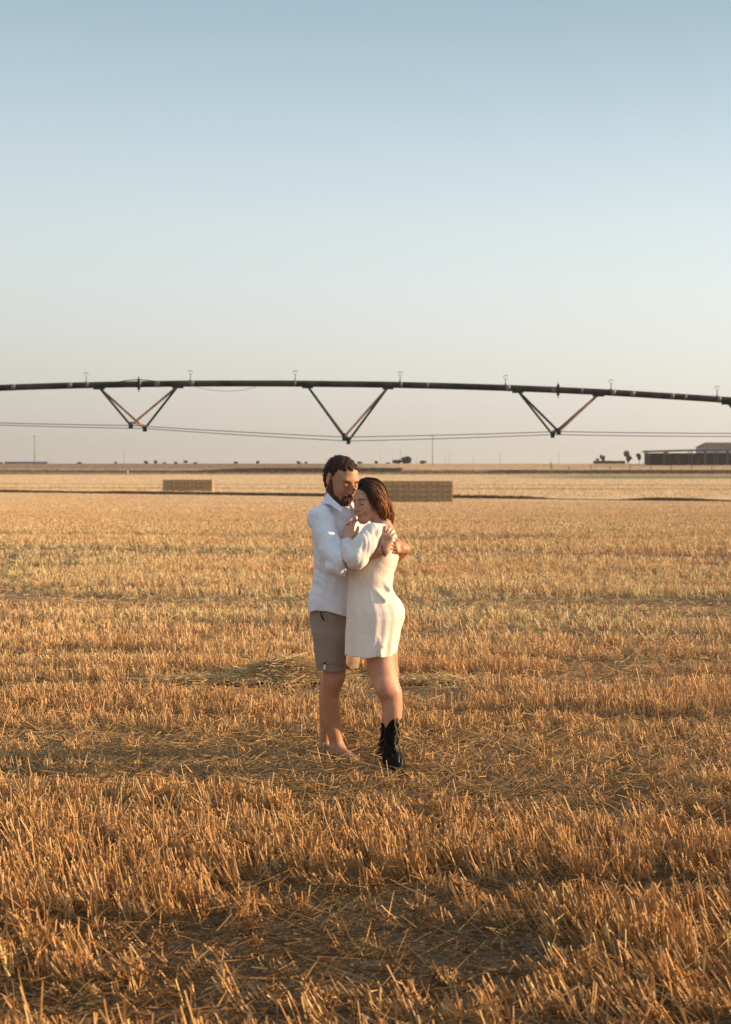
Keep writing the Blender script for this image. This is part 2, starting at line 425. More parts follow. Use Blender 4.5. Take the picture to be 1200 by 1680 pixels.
def litter():
    parts = []
    for y0, y1, dens, L, r, zt in ((3.2, 7, 1500, .10, .0018, .05), (7, 10, 1700, .085, .0017, .055), (10, 18, 380, .09, .0022, .05), (18, 40, 50, .12, .0042, .05)):
        x, Y = scatter(y0, y1, dens, 1.0)
        b = band(x, Y)
        keep = rng.uniform(0, 1, len(x)) < (1.0 - .6 * b)
        for bx, by, br in BLOCK: keep &= np.hypot(x - bx, (Y - by)) > br * .45
        x, Y, b = x[keep], Y[keep], b[keep]; n = len(x)
        a = rng.normal(0, .9, n) + np.where(rng.uniform(0, 1, n) < .5, 0, np.pi)
        el = rng.normal(.05, .22, n)
        l = L * rng.lognormal(0, .5, n)
        vec = np.stack([np.cos(a) * np.cos(el), np.sin(a) * np.cos(el), np.sin(el)], 1) * l[:, None]
        z = ground_z(x, Y) + rng.uniform(0, 1, n) ** 1.5 * zt + .004 + np.maximum(0, -vec[:, 2])
        base = np.stack([x, Y, z], 1)
        c = straw_colour(n, x, Y) * np.array([.80, .78, .72]) * (.42 + .58 * sstep(5, 9, Y))[:, None]  # shade of the gaps painted in: litter darkens towards the camera
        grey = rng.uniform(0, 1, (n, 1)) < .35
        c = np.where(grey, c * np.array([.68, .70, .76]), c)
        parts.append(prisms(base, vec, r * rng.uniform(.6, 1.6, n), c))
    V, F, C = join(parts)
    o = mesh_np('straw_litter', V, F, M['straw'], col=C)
    tag(o, 'loose cut straw and chaff lying flat between the stubble', 'loose straw', kind='stuff')
litter()

def heap(cx, cy, L, Wd, Ht, n, name, label):
    t = rng.normal(0, .42, n); s = rng.normal(0, .4, n)
    x = cx + t * L; y = cy + s * Wd
    hgt = Ht * np.exp(-(t / .62) ** 2) * np.exp(-(s / .6) ** 2) * (.75 + .5 * vnoise(x / .25, y / .2, 51))
    a = rng.normal(.10, .55, n) + np.where(rng.uniform(0, 1, n) < .5, 0, np.pi); el = rng.normal(0.02, .18, n)
    l = .17 * rng.lognormal(0, .35, n)
    vec = np.stack([np.cos(a) * np.cos(el), np.sin(a) * np.cos(el), np.sin(el)], 1) * l[:, None]
    z = ground_z(x, y) + hgt * rng.uniform(.25, 1.0, n) ** .6 + .04
    base = np.stack([x, y, z], 1) - vec / 2
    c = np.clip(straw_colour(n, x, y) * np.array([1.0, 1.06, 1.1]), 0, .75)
    V, F, C = join([prisms(base, vec, .0022 * rng.uniform(.7, 1.4, n), c)])
    o = mesh_np(name, V, F, M['straw'], col=C, origin=(cx, cy, 0)); tag(o, label, 'straw heap')
c0 = A(468, 1120, 11.2); heap(c0[0], 11.2, .46, .17, .16, 6500, 'straw_heap', "pale mound of loose combed straw behind and left of the man's legs")
c0 = A(335, 1123, 11.1); heap(c0[0], 11.1, .50, .06, .03, 600, 'straw_heap', 'thin flat trail of pale straw reaching left from the mound')
c0 = A(705, 1122, 11.15); heap(c0[0], 11.15, .40, .12, .02, 500, 'straw_heap', "low scatter of pale straw behind and right of the woman's bare legs")

def far_tufts():
    parts = []
    x, Y = scatter(212, 640, 1.5, 14)
    keep = (Y > edge_Y(x) + 2) & (rng.uniform(0, 1, len(x)) < np.where(Y < 330, 1, .5))
    x, Y = x[keep], Y[keep]; n = len(x)
    h = rng.uniform(.10, .22, n); py = Y
    strip = (Y > 455) & (Y < 515)
    h = np.where(strip, rng.uniform(.2, .5, n), h)
    vec = np.stack([rng.normal(-.1, .3, n), rng.normal(0, .3, n), np.ones(n)], 1) * h[:, None]
    base = np.stack([x, Y, ground_z(x, Y) - .01], 1)
    c = np.clip(field_col(x, Y) * rng.uniform(.8, 1.15, (n, 1)), 0, .8)
    parts.append(prisms(base, vec, rng.uniform(.05, .11, n), c, rtop=.6))
    V, F, C = join(parts)
    o = mesh_np('far_stubble', V, F, M['straw'], col=C)
    tag(o, 'pale gold stubble and thin green regrowth of the second field behind the bale stacks', 'stubble', kind='stuff')
far_tufts()

def weeds(name, label, pts, n, w, h, cols, r, hx=None):
    """strip of weeds along a polyline of (x, Y)"""
    pts = np.array(pts, float); seg = np.linalg.norm(np.diff(pts, axis=0), axis=1); cum = np.concatenate([[0], np.cumsum(seg)])
    s = rng.uniform(0, cum[-1], n); x = np.interp(s, cum, pts[:, 0]); Y = np.interp(s, cum, pts[:, 1])
    off = rng.normal(0, 1, n) * w; Y = Y + off
    am = sstep(.25, .75, vnoise(s / hx, s * 0, 61)) if hx else 1
    hh = h * rng.uniform(.3, 1, n) * (.35 + .9 * am) * np.exp(-(off / (2 * w)) ** 2)
    vec = np.stack([rng.normal(0, .5, n), rng.normal(0, .5, n), np.ones(n)], 1) * hh[:, None]
    base = np.stack([x, Y, ground_z(x, Y) - .02], 1)
    c = np.array(cols)[rng.integers(0, len(cols), n)] * rng.uniform(.7, 1.2, (n, 1))
    V, F, C = join([prisms(base, vec, r * rng.uniform(.6, 1.3, n), c, rtop=.5)])
    o = mesh_np(name, V, F, M['weed'], col=C); tag(o, label, 'weeds', kind='stuff')
xs = np.linspace(-95, 80, 40)
weeds('verge_weeds', 'low dark strip of weeds and cut straw along the far edge of the stubble field',
      [(x, edge_Y(x)) for x in xs], 42000, .55, .45, [(.14, .10, .05), (.20, .13, .065), (.10, .09, .04), (.28, .18, .09)], .07, 11)
weeds('dark_weeds', 'long dark green band of weeds below the skyline',
      [(x, 492 + 6 * math.sin(x / 40) - .05 * x) for x in np.linspace(-200, 12, 40)], 26000, 5.0, 1.15, [(.06, .065, .035), (.09, .08, .045), (.15, .11, .065)], .16, 60)
weeds('dark_weeds', 'thinner brown and green weeds below the skyline to the right of the couple',
      [(x, 482 - .02 * x) for x in np.linspace(12, 190, 40)], 16000, 6, .8, [(.09, .08, .05), (.16, .12, .08), (.14, .10, .07)], .12, 12)

# ------------------------------------------------------------------ bales
def bale_mesh(w, d, h, seed):
    g = np.random.default_rng(seed)
    nx, ny, nz = 9, 5, 5
    vs = {}; V = []; Q = []
    def vid(i, j, k):
        if (i, j, k) not in vs:
            p = np.array([(i / nx - .5) * w, (j / ny - .5) * d, k / nz * h])
            e = [abs(i / nx - .5) * 2, abs(j / ny - .5) * 2, abs(k / nz - .5) * 2]
            rr = sum(v > .99 for v in e)
            p += g.normal(0, .018, 3)
            if rr >= 2: p -= np.array([np.sign(p[0]) * (e[0] > .99), np.sign(p[1]) * (e[1] > .99), np.sign(p[2] - h / 2) * (e[2] > .99)]) * .022
            vs[(i, j, k)] = len(V); V.append(p)
        return vs[(i, j, k)]
    for i in range(nx):
        for j in range(ny):
            Q.append([vid(i, j, 0), vid(i, j + 1, 0), vid(i + 1, j + 1, 0), vid(i + 1, j, 0)]); Q.append([vid(i, j, nz), vid(i + 1, j, nz), vid(i + 1, j + 1, nz), vid(i, j + 1, nz)])
    for i in range(nx):
        for k in range(nz):
            Q.append([vid(i, 0, k), vid(i + 1, 0, k), vid(i + 1, 0, k + 1), vid(i, 0, k + 1)]); Q.append([vid(i, ny, k), vid(i, ny, k + 1), vid(i + 1, ny, k + 1), vid(i + 1, ny, k)])
    for j in range(ny):
        for k in range(nz):
            Q.append([vid(0, j, k), vid(0, j, k + 1), vid(0, j + 1, k + 1), vid(0, j + 1, k)]); Q.append([vid(nx, j, k), vid(nx, j + 1, k), vid(nx, j + 1, k + 1), vid(nx, j, k + 1)])
    return np.array(V), np.array(Q)
ORD = ['first', 'second', 'third', 'fourth', 'fifth', 'sixth', 'seventh']
def stack(px0, px1, Y, tiers, cols, yaw, which, group):
    x0 = (px0 - 600) * Y / FPX; x1 = (px1 - 600) * Y / FPX
    w = (x1 - x0) / cols; ca, sa = math.cos(yaw), math.sin(yaw)
    tn = {3: ['bottom', 'middle', 'top'], 4: ['bottom', 'second', 'third', 'top']}[tiers]
    srcs = []
    for s in range(3):
        V, Q = bale_mesh(w * 1.004, 2.3, .705, s + 10 * tiers)
        o = mesh_np('straw_bale', V, Q, M['bale'], smooth=False); srcs.append(o)
    first = list(srcs)
    for t in range(tiers):
        for c in range(cols):
            s = first.pop(0) if first else srcs[random.randrange(3)].copy()
            if s.name not in COL.objects: COL.objects.link(s)
            lx = (c + .5) * w + random.uniform(-.04, .04); ly = random.uniform(-.05, .05)
            X = x0 + lx * ca - ly * sa; YY = Y + lx * sa + ly * ca + 1.15
            s.location = (X, YY, float(ground_z(np.array([x0 + w * cols / 2]), np.array([Y]))[0]) + t * .70)
            s.rotation_euler = (0, 0, yaw + random.uniform(-.01, .01) + (math.pi if random.random() < .5 and False else 0))
            tag(s, f'straw bale, {ORD[c]} from left, {tn[t]} tier, {which}', 'straw bale', group)
stack(616, 744, 187, 4, 7, -.045, 'large stack behind woman', 'bales of the large stack behind the woman')
stack(267, 349, 258, 3, 6, .0, 'smaller stack left of man', 'bales of the smaller stack on the left')

# ------------------------------------------------------------------ irrigation pivot
def pivot():
    Yp = lambda px: 39.1 - (px - 600) * .0007
    r0 = root('irrigation_pivot', (0, 39.1, 0), 'long rusty overhead irrigation pipe with V shaped braces and sprinklers crossing the sky', 'irrigation pivot')
    cx = [-700, -400, -200, 0, 80, 163, 228, 292, 400, 480, 570, 637, 740, 850, 920, 1000, 1100, 1200, 1400, 1600, 1900]
    cy = [715, 668, 648, 636, 633.5, 631.3, 630.3, 629.3, 629, 629.2, 630.3, 631, 633.5, 637, 640, 643.8, 650, 656.5, 672, 692, 730]
    fine = np.arange(-700, 1901, 20); yy = np.interp(fine, cx, cy)
    for _ in range(6): yy[1:-1] = (yy[:-2] + 2 * yy[1:-1] + yy[2:]) / 4
    pts = [A(x, y, Yp(x)) for x, y in zip(fine, yy)]
    at = lambda px: A(px, float(np.interp(px, fine, yy)), Yp(px))
    m = MB(); m.tube(pts, .088, 14)
    m.build('pipe', M['pipe'], r0, True)
    # pale worn bands / joints on the pipe
    for px in (20, 112, 142, 228, 255, 313, 483, 657, 700, 830, 905, 953, 1003, 1034, 1100, 1122, 1177):
        p = at(px); q = at(px + random.uniform(3, 8))
        m = MB(); m.tube([p, q], .0912, 14); m.build('pipe_band', M['zinc'], r0, True)
    # sprinklers
    for px, py in ((-31, 618), (142, 611), (313, 607.5), (485, 607.5), (657, 609.5), (830, 615.5), (1003, 622.5), (1177, 633.5)):
        p = at(px); m = MB()
        top = A(px, py + 6, Yp(px))
        m.tube([p + [0, 0, .06], p + [0, 0, .12], p + [0, 0, .13], top], [.045, .03, .016, .014], 8)
        s = m.build('sprinkler', M['sprk'], r0)
        m = MB(); k = 10; c = A(px, py + 3, Yp(px)); ring = []
        for i in range(k + 1):
            a = 2 * math.pi * i / k; ring.append(c + np.array([.055 * math.cos(a), 0, .055 * math.sin(a)]))
        m.tube(ring, .0055, 5, False); m.tube([c + [-.07, 0, .02], c + [.06, 0, .035]], .006, 5)
        m.build('impact_head', M['sprk'], s)
    # V braces: (top px, near joint, far joint, top px)
    near_off, far_off = -.95, .95
    Vs = [(163, 292, (215, 698), (238, 703)), (505, 637, (565, 717), (572, 723.5)), (850, 982, (917, 708), (907, 713)),
          (-180, -52, (-130, 690), (-98, 694)), (1194, 1325, (1262, 711), (1242, 716))]
    rods = {0: [], 1: []}
    for vi, (a, b, jn, jf) in enumerate(Vs):
        N_ = A(jn[0], jn[1], Yp(jn[0]) + near_off); F_ = A(jf[0], jf[1], Yp(jf[0]) + far_off)
        rods[0].append((N_, vi)); rods[1].append((F_, vi))
        ta, tb = at(a) + [0, 0, -.07], at(b) + [0, 0, -.07]
        for t, j, mt in ((ta, N_, 'green_st'), (ta, F_, 'rust_st' if vi == 0 else 'green_st'), (tb, N_, 'rust_st'), (tb, F_, 'green_st' if vi < 2 else 'rust_st')):
            m = MB(); m.tube([t, j], .032, 6); m.build('brace', M[mt], r0)
        m = MB(); m.tube([N_ + [0, 0, .08], F_ + [0, 0, .08]], .03, 6); m.build('cross_bar', M['rust_st'] if vi == 0 else M['green_st'], r0)
        for t in (ta, tb):
            m = MB(); m.box(t + [0, 0, -.02], (.3, .16, .07)); m.build('bracket', M['green_st'], r0)
        for j in (N_, F_):
            m = MB(); m.box(j + [0, 0, -.03], (.11, .07, .12)); m.build('rod_joint', M['green_st'], r0)
    for k in (0, 1):
        ps = [p for p, v in sorted(rods[k], key=lambda q: q[0][0])]
        e0 = at(-690) + [0, near_off if k == 0 else far_off, .0]; e1 = at(1890) + [0, near_off if k == 0 else far_off, .0]
        ps = [e0] + ps + [e1]; fin = []
        for a, b in zip(ps[:-1], ps[1:]):
            for t in np.linspace(0, 1, 7)[:-1]:
                fin.append(a * (1 - t) + b * t - np.array([0, 0, .015 * 4 * t * (1 - t)]))
        fin.append(ps[-1])
        m = MB(); m.tube(fin, .0115, 5); m.build('truss_rod', M['rod'], r0)
    # hanging cable, hose and clamps
    m = MB(); m.tube([A(x, y, 39.0) for x, y in ((316, 633), (330, 637), (350, 640.5), (375, 642), (400, 640), (425, 633))], .006, 5); m.build('cable', M['rod'], r0)
    m = MB(); m.tube([A(x, y, 39.05) for x, y in ((190, 627), (210, 624), (228, 622.5), (243, 624), (262, 626))], .012, 5); m.build('cable', M['green_st'], r0)
    for px in (228, 916):
        p = at(px); m = MB(); m.box(p, (.05, .2, .30)); m.tube([p - [0, 0, .22], p + [0, 0, .22]], .012, 6); m.build('clamp', M['green_st'], r0)
pivot()

# ------------------------------------------------------------------ far things
def gz(x, Y): return float(ground_z(np.array([x]), np.array([Y]))[0])
def utility_pole(px, top, Y, r, label, arm=True, group='poles on the skyline'):
    x = (px - 600) * Y / FPX; z0 = gz(x, Y) - .3; z1 = H - (top - 762) * Y / FPX
    if arm:
        rt = root('utility_pole', (x, Y, z0), label, 'pole', group)
        m = MB(); m.tube([(x, Y, z0), (x, Y, z1)], [r, r * .65], 8); m.build('pole_shaft', M['pole'], rt, True)
        m = MB(); m.box(np.array([x, Y, z1 - .6]), (1.5, .12, .12))
        m.build('cross_arm', M['pole'], rt)
    else:
        m = MB(); m.tube([(x, Y, z0), (x, Y, z1)], [r, r * .65], 6)
        o = m.build('utility_pole', M['pole'], None, True, origin=(x, Y, z0)); tag(o, label, 'pole', group)
utility_pole(57, 714, 600, .17, 'tall slim pole standing far left on the skyline before the low blue shed')
utility_pole(710, 714, 600, .17, 'tall slim pole on the skyline right of the large bale stack')
for px, top, where in ((204, 738, 'left of the row of small bushes'), (301, 751, 'above the smaller bale stack'), (625, 744, "just right of the woman's head"),
        (644, 745, 'at the left end of the long dark thicket'), (657, 735, 'behind the middle of the dark thicket'), (683, 748, 'between the dark thicket and the round green bush'),
        (731, 744, 'first of a close pair right of the tall pole'), (738, 745, 'second of a close pair right of the tall pole'),
        (777, 747, 'right of the close pair of poles'), (821, 741, 'alone near the middle of the right half'), (903, 752, 'first of a pair left of the hedge'), (917, 738, 'second and taller of a pair left of the hedge')):
    utility_pole(px, top, 1300, .2, f'thin distant pole on the skyline {where}', arm=False)

def tree(px, ytop, wpx, Y, label, cat='bush', name='bush', green=(.07, .10, .04), trunk=.25, yb=None, lobes=5, group=None, n=None):
    s = Y / FPX; x = (px - 600) * s; zb = gz(x, Y) - .2; zt = H - (ytop - 762) * s; h = max(zt - zb, .8); w = wpx * s
    rt = root(name, (x, Y, zb), label, cat, group)
    m = MB(); tr = max(.05, h * .03)
    m.tube([(x, Y, zb), (x + .02 * h, Y, zb + h * .35), (x, Y, zb + h * .6)], [tr, tr * .7, tr * .4], 6)
    for k in range(4):
        a = k * 1.7 + px; m.tube([(x, Y, zb + h * (.25 + .08 * k)), (x + math.cos(a) * w * .25, Y + math.sin(a) * w * .25, zb + h * (.5 + .1 * k))], [tr * .5, tr * .15], 5)
    m.build('trunk', M['bark'], rt)
    g = np.random.default_rng(int(px * 7) % 9973)
    n = int(1.8 * n) if n else int(600 + 110 * wpx)
    cs = []
    for k in range(lobes):
        cs.append((g.uniform(-.30, .30) * w, g.uniform(-.25, .25) * w, h * g.uniform(trunk + .15, .82), w * g.uniform(.16, .3), h * g.uniform(.12, .24)))
    V = []; C = []
    for k in range(n):
        cxx, cyy, czz, rw, rh = cs[g.integers(0, lobes)]
        d = g.normal(0, 1, 3); d /= np.linalg.norm(d); rr = g.uniform(.3, 1) ** .4
        p = np.array([x + cxx + d[0] * rw * rr, Y + cyy + d[1] * rw * rr, min(zb + czz + d[2] * rh * rr, zt)])
        p[2] = max(p[2], zb + .1)
        sz = max(.20, .06 * min(w, h)) * g.uniform(.6, 1.5)
        u = g.normal(0, 1, 3); u /= np.linalg.norm(u); v = np.cross(u, g.normal(0, 1, 3)); v /= np.linalg.norm(v) + 1e-9
        V += [p - u * sz - v * sz * .6, p + u * sz - v * sz * .6, p + u * sz * .7 + v * sz * .6, p - u * sz * .7 + v * sz * .6]
        C += [np.array(green) * g.uniform(.5, 1.5)] * 4
    q = np.arange(4 * n).reshape(-1, 4)
    mesh_np('crown', np.array(V), q, M['leaf'], rt, col=np.array(C))
dk = (.05, .075, .05)
B = 'small bushes on the skyline'
for px, yt, w, lb in ((130, 758.5, 8, 'flat low bush on the skyline right of the blue shed'), (190, 757, 6, 'small dark bush just left of the thin pole'),
        (240, 756, 6, 'first rounded bush of the row of six above the smaller bale stack'), (256, 755.5, 6, 'second rounded bush of the row of six above the smaller bale stack'),
        (271, 757, 6, 'third bush of the row of six above the smaller bale stack'), (288, 757, 6, 'fourth bush of the row of six above the smaller bale stack'),
        (305, 755.5, 7, 'fifth and largest bush of the row of six above the smaller bale stack'), (321, 758, 7, 'sixth and lowest bush of the row of six above the smaller bale stack'),
        (387, 757, 7, 'small bush on the skyline right of the smaller bale stack'), (424, 756, 6, 'lone tiny bush midway between smaller bale stack and man'),
        (491, 756, 7, 'left bush of two close together left of the man\'s head'), (502, 757, 5, 'right and smaller bush of two close together left of the man\'s head'),
        (590, 756.5, 9, "low bush right beside the man's forehead"), (617, 756, 7, "small green bush above the woman's head"), (636, 758, 7, 'flat little bush left of the dark thicket')):
    tree(px, yt, w, 690, lb, green=dk, trunk=.0, lobes=4, group=B)
tree(652, 752.5, 19, 700, 'left lower half of the long dark thicket on the skyline', 'thicket', 'thicket', (.05, .07, .06), 0, lobes=9, n=2600)
tree(667, 748.5, 18, 702, 'right taller half of the long dark thicket on the skyline', 'thicket', 'thicket', (.05, .07, .06), 0, lobes=9, n=2600)
tree(695, 755.5, 13, 690, 'round green bush on the skyline left of the tall pole', green=(.08, .12, .03), trunk=0, lobes=5)
tree(980, 752, 8, 690, 'small olive tree at the left end of the low hedge', 'tree', 'small_tree', (.10, .11, .03), .1, group='trees before the barn')
tree(989, 746.5, 8, 690, 'taller thin olive tree rising from the low hedge', 'tree', 'small_tree', (.10, .11, .03), .3, group='trees before the barn')
tree(1030, 739, 13, 660, 'tallest dense green tree left of the barn', 'tree', 'small_tree', (.06, .09, .03), .1, lobes=7, n=1200, group='trees before the barn')
tree(1049, 740.5, 10, 650, 'ragged dark green tree between the tallest tree and the barn', 'tree', 'small_tree', (.03, .065, .03), .05, lobes=6, n=500, group='trees before the barn')
tree(1063, 741, 10, 618, 'thin climbing tree against the left end of the barn', 'tree', 'small_tree', (.035, .07, .03), .05, lobes=7, n=420, group='trees before the barn')
tree(1098, 741, 12, 596, 'loose green shrub in front of the left part of the barn', green=(.035, .055, .025), trunk=0, lobes=6, n=420, group='shrubs along the barn front')
tree(1113, 742, 9, 596, 'second loose green shrub along the front of the barn', green=(.035, .055, .025), trunk=0, lobes=5, n=300, group='shrubs along the barn front')
tree(1146, 748, 7, 596, 'small shrub near the pale columns of the barn', green=(.035, .055, .025), trunk=0, lobes=4, n=200, group='shrubs along the barn front')
def hedge():
    n = 1500; g = np.random.default_rng(5); V = []; C = []
    for k in range(n):
        px = g.uniform(975, 1025); Y = 690 + g.uniform(-1, 1); x = (px - 600) * Y / FPX
        top = (760.5 - 757.3 + g.uniform(-.3, .3)) * Y / FPX; z = gz(x, Y) + g.uniform(0, 1) * top; p = np.array([x, Y, z])
        u = g.normal(0, .22, 3); v = g.normal(0, .22, 3)
        V += [p - u - v, p + u - v, p + u + v, p - u + v]; C += [np.array((.045, .065, .05)) * g.uniform(.6, 1.4)] * 4
    o = mesh_np('hedge', np.array(V), np.arange(4 * n).reshape(-1, 4), M['leaf'], col=np.array(C), origin=((1000 - 600) * 690 / FPX, 690, 1.9))
    tag(o, 'low dark trimmed hedge on the skyline left of the barn trees', 'hedge')
hedge()

def barn():
    Y = 600.0; s = Y / FPX; X = lambda px: (px - 600) * s; Z = lambda py: H - (py - 762) * s
    x0, x1 = X(1068), X(1290); zb = gz(x0, Y) - .1
    r0 = root('open_barn', (x0, Y, zb), 'long dark open fronted barn with pale columns at the right edge of the skyline', 'barn')
    m = MB(); m.box(np.array([(x0 + x1) / 2, Y + 12, (zb + Z(743)) / 2]), (x1 - x0, .3, Z(743) - zb)); m.build('back_wall', M['barn_w'], r0)
    for xx in (x0, x1):
        m = MB(); m.box(np.array([xx, Y + 6, (zb + Z(744)) / 2]), (.3, 11.6, Z(744) - zb)); m.build('side_wall', M['barn_w'], r0)
    m = MB(); zl, zr = Z(741.5), Z(735.5)
    m.slab([(x0 - 1, Y - .8, zl), (x1 + 1, Y - .8, zr), (x1 + 1, Y + 12.6, zr + .5), (x0 - 1, Y + 12.6, zl + .5)], np.array([0, 0, .4])); m.build('roof', M['barn_r'], r0)
    for k, px in enumerate((1090, 1130, 1135, 1157, 1172, 1177, 1194, 1215, 1236, 1258, 1280)):
        big = px in (1090, 1132, 1174); m = MB(); zt = zl + (zr - zl) * (X(px) - x0) / (x1 - x0) - .25
        m.box(np.array([X(px), Y, (zb + zt) / 2]), (.9 if k % 3 == 0 else .4, .3, zt - zb)); m.build('column', M['barn_c'], r0)
    m = MB()
    for px, w in ((1069, 20), (1092, 36), (1136, 20), (1158, 13), (1178, 15), (1195, 40)):
        m = MB(); zt = Z(745); m.box(np.array([X(px + w / 2), Y + 4, (zb + zt) / 2]), (w * s, .2, zt - zb)); m.build('inner_partition', M['barn_w'], r0)
        # green light gantry left of the barn
    Y2 = 640; s2 = Y2 / FPX; x = (1058 - 600) * s2; z0 = gz(x, Y2); z1 = H - (742 - 762) * s2
    rt = root('metal_gantry', (x, Y2, z0), 'green metal T shaped post between the trees and the barn', 'post')
    m = MB(); m.tube([(x, Y2, z0), (x, Y2, z1)], .2, 6); m.build('upright', M['green_st'], rt)
    m = MB(); m.box(np.array([x, Y2, z1]), (13 * s2, .25, .3)); m.build('crossbeam', M['green_st'], rt)
    # farm building behind
    Y = 650.0; s = Y / FPX
    a, b = X(1155) * 1.083, X(1320) * 1.083
    x0, x1 = (1155 - 600) * s, (1320 - 600) * s; zb = gz(x0, Y); zw = H - (733.5 - 762) * s; zt = H - (725.5 - 762) * s
    r1 = root('farm_building', (x0, Y, zb), 'farm building with a brown hipped roof and pale blue wall rising behind the barn', 'building')
    m = MB(); m.box(np.array([(x0 + x1) / 2, Y + 8, (zb + zw) / 2]), (x1 - x0, 15, zw - zb)); m.build('wall', M['fascia'], r1)
    m = MB(); v = [(x0 - .4, Y, zw), (x1 + .4, Y, zw), (x1 + .4, Y + 16, zw), (x0 - .4, Y + 16, zw), (x0 + 2.6, Y + 8, zt), (x1 - 2.6, Y + 8, zt)]
    m.v = [np.array(p) for p in v]; m.q = [[0, 1, 5, 4], [2, 3, 4, 5], [0, 3, 2, 1]]; m.t = [[1, 2, 5], [3, 0, 4]]
    m.build('roof', M['roof_b'], r1)
barn()
def blue_shed():
    Y = 700.0; s = Y / FPX; x0, x1 = (8 - 600) * s, (78 - 600) * s; zb = gz(x0, Y) - .2; zt = H - (757.8 - 762) * s
    r0 = root('low_shed', (x0, Y, zb), 'long low blue grey shed on the skyline at the far left', 'shed')
    m = MB(); m.box(np.array([(x0 + x1) / 2, Y + 4, (zb + zt - .25) / 2]), (x1 - x0, 8, zt - .25 - zb)); m.build('wall', M['shed'], r0)
    m = MB(); m.slab([(x0 - .4, Y - .5, zt - .12), (x1 + .4, Y - .5, zt - .12), (x1 + .4, Y + 8.5, zt + .1), (x0 - .4, Y + 8.5, zt + .1)], np.array([0, 0, .2])); m.build('roof', M['shed'], r0)
    tree(1, 759, 8, 695, 'flat dark shrub left of the blue shed', green=dk, trunk=0, lobes=3, group=B)
blue_shed()
def fence():
    Y = 520.0; s = Y / FPX; xs_ = [905, 934, 969, 1001, 1034, 1068, 1102, 1135, 1168, 1201, 1235]
    x0 = (905 - 600) * s
    r0 = root('wire_fence', (x0, Y, gz(x0, Y)), 'old wire fence of wooden posts on the slope below the barn', 'fence')
    tops = []
    for i, px in enumerate(xs_):
        x = (px - 600) * s; z = gz(x, Y); h = [2.6, 1.4, 2.0, 1.3, 2.0, 1.8, 2.3, 1.9, 1.6, 2.3, 2][i]
        m = MB(); m.tube([(x, Y, z - .2), (x + random.uniform(-.2, .2), Y, z + h)], .15 if i else .24, 6); m.build('fence_post', M['post'], r0); tops.append((x, z))
    for hh in (.7, 1.3):
        m = MB(); m.tube([(x, Y, z + hh) for x, z in tops], .02, 4); m.build('fence_wire', M['rod'], r0)
    Y = 470; s = Y / FPX
    x = (210 - 600) * s; z = gz(x, Y); m = MB(); m.tube([(x, Y, z), (x, Y, z + .9), (x, Y, z + .95)], [.2, .2, .12], 8)
    o = m.build('marker_post', M['tagw'], None, origin=(x, Y, z)); tag(o, 'tiny pale marker post in the weeds left of the smaller bale stack', 'marker post')
fence()

def haze():
    m = bpy.data.materials.new('haze_air'); m.use_nodes = True; t = m.node_tree; t.nodes.clear()
    o = t.nodes.new('ShaderNodeOutputMaterial'); v = t.nodes.new('ShaderNodeVolumePrincipled'); v.inputs['Density'].default_value = .00010
    v.inputs['Color'].default_value = (.95, .93, .90, 1); v.inputs['Anisotropy'].default_value = .3; t.links.new(v.outputs[0], o.inputs['Volume'])
    b = MB(); b.box(np.array([0, 1300.0, 6.5]), (2600, 3400, 24.0)); h = b.build('haze', m, None); h['kind'] = 'stuff'; tag(h, 'thin warm evening haze over the whole field'); 
haze()
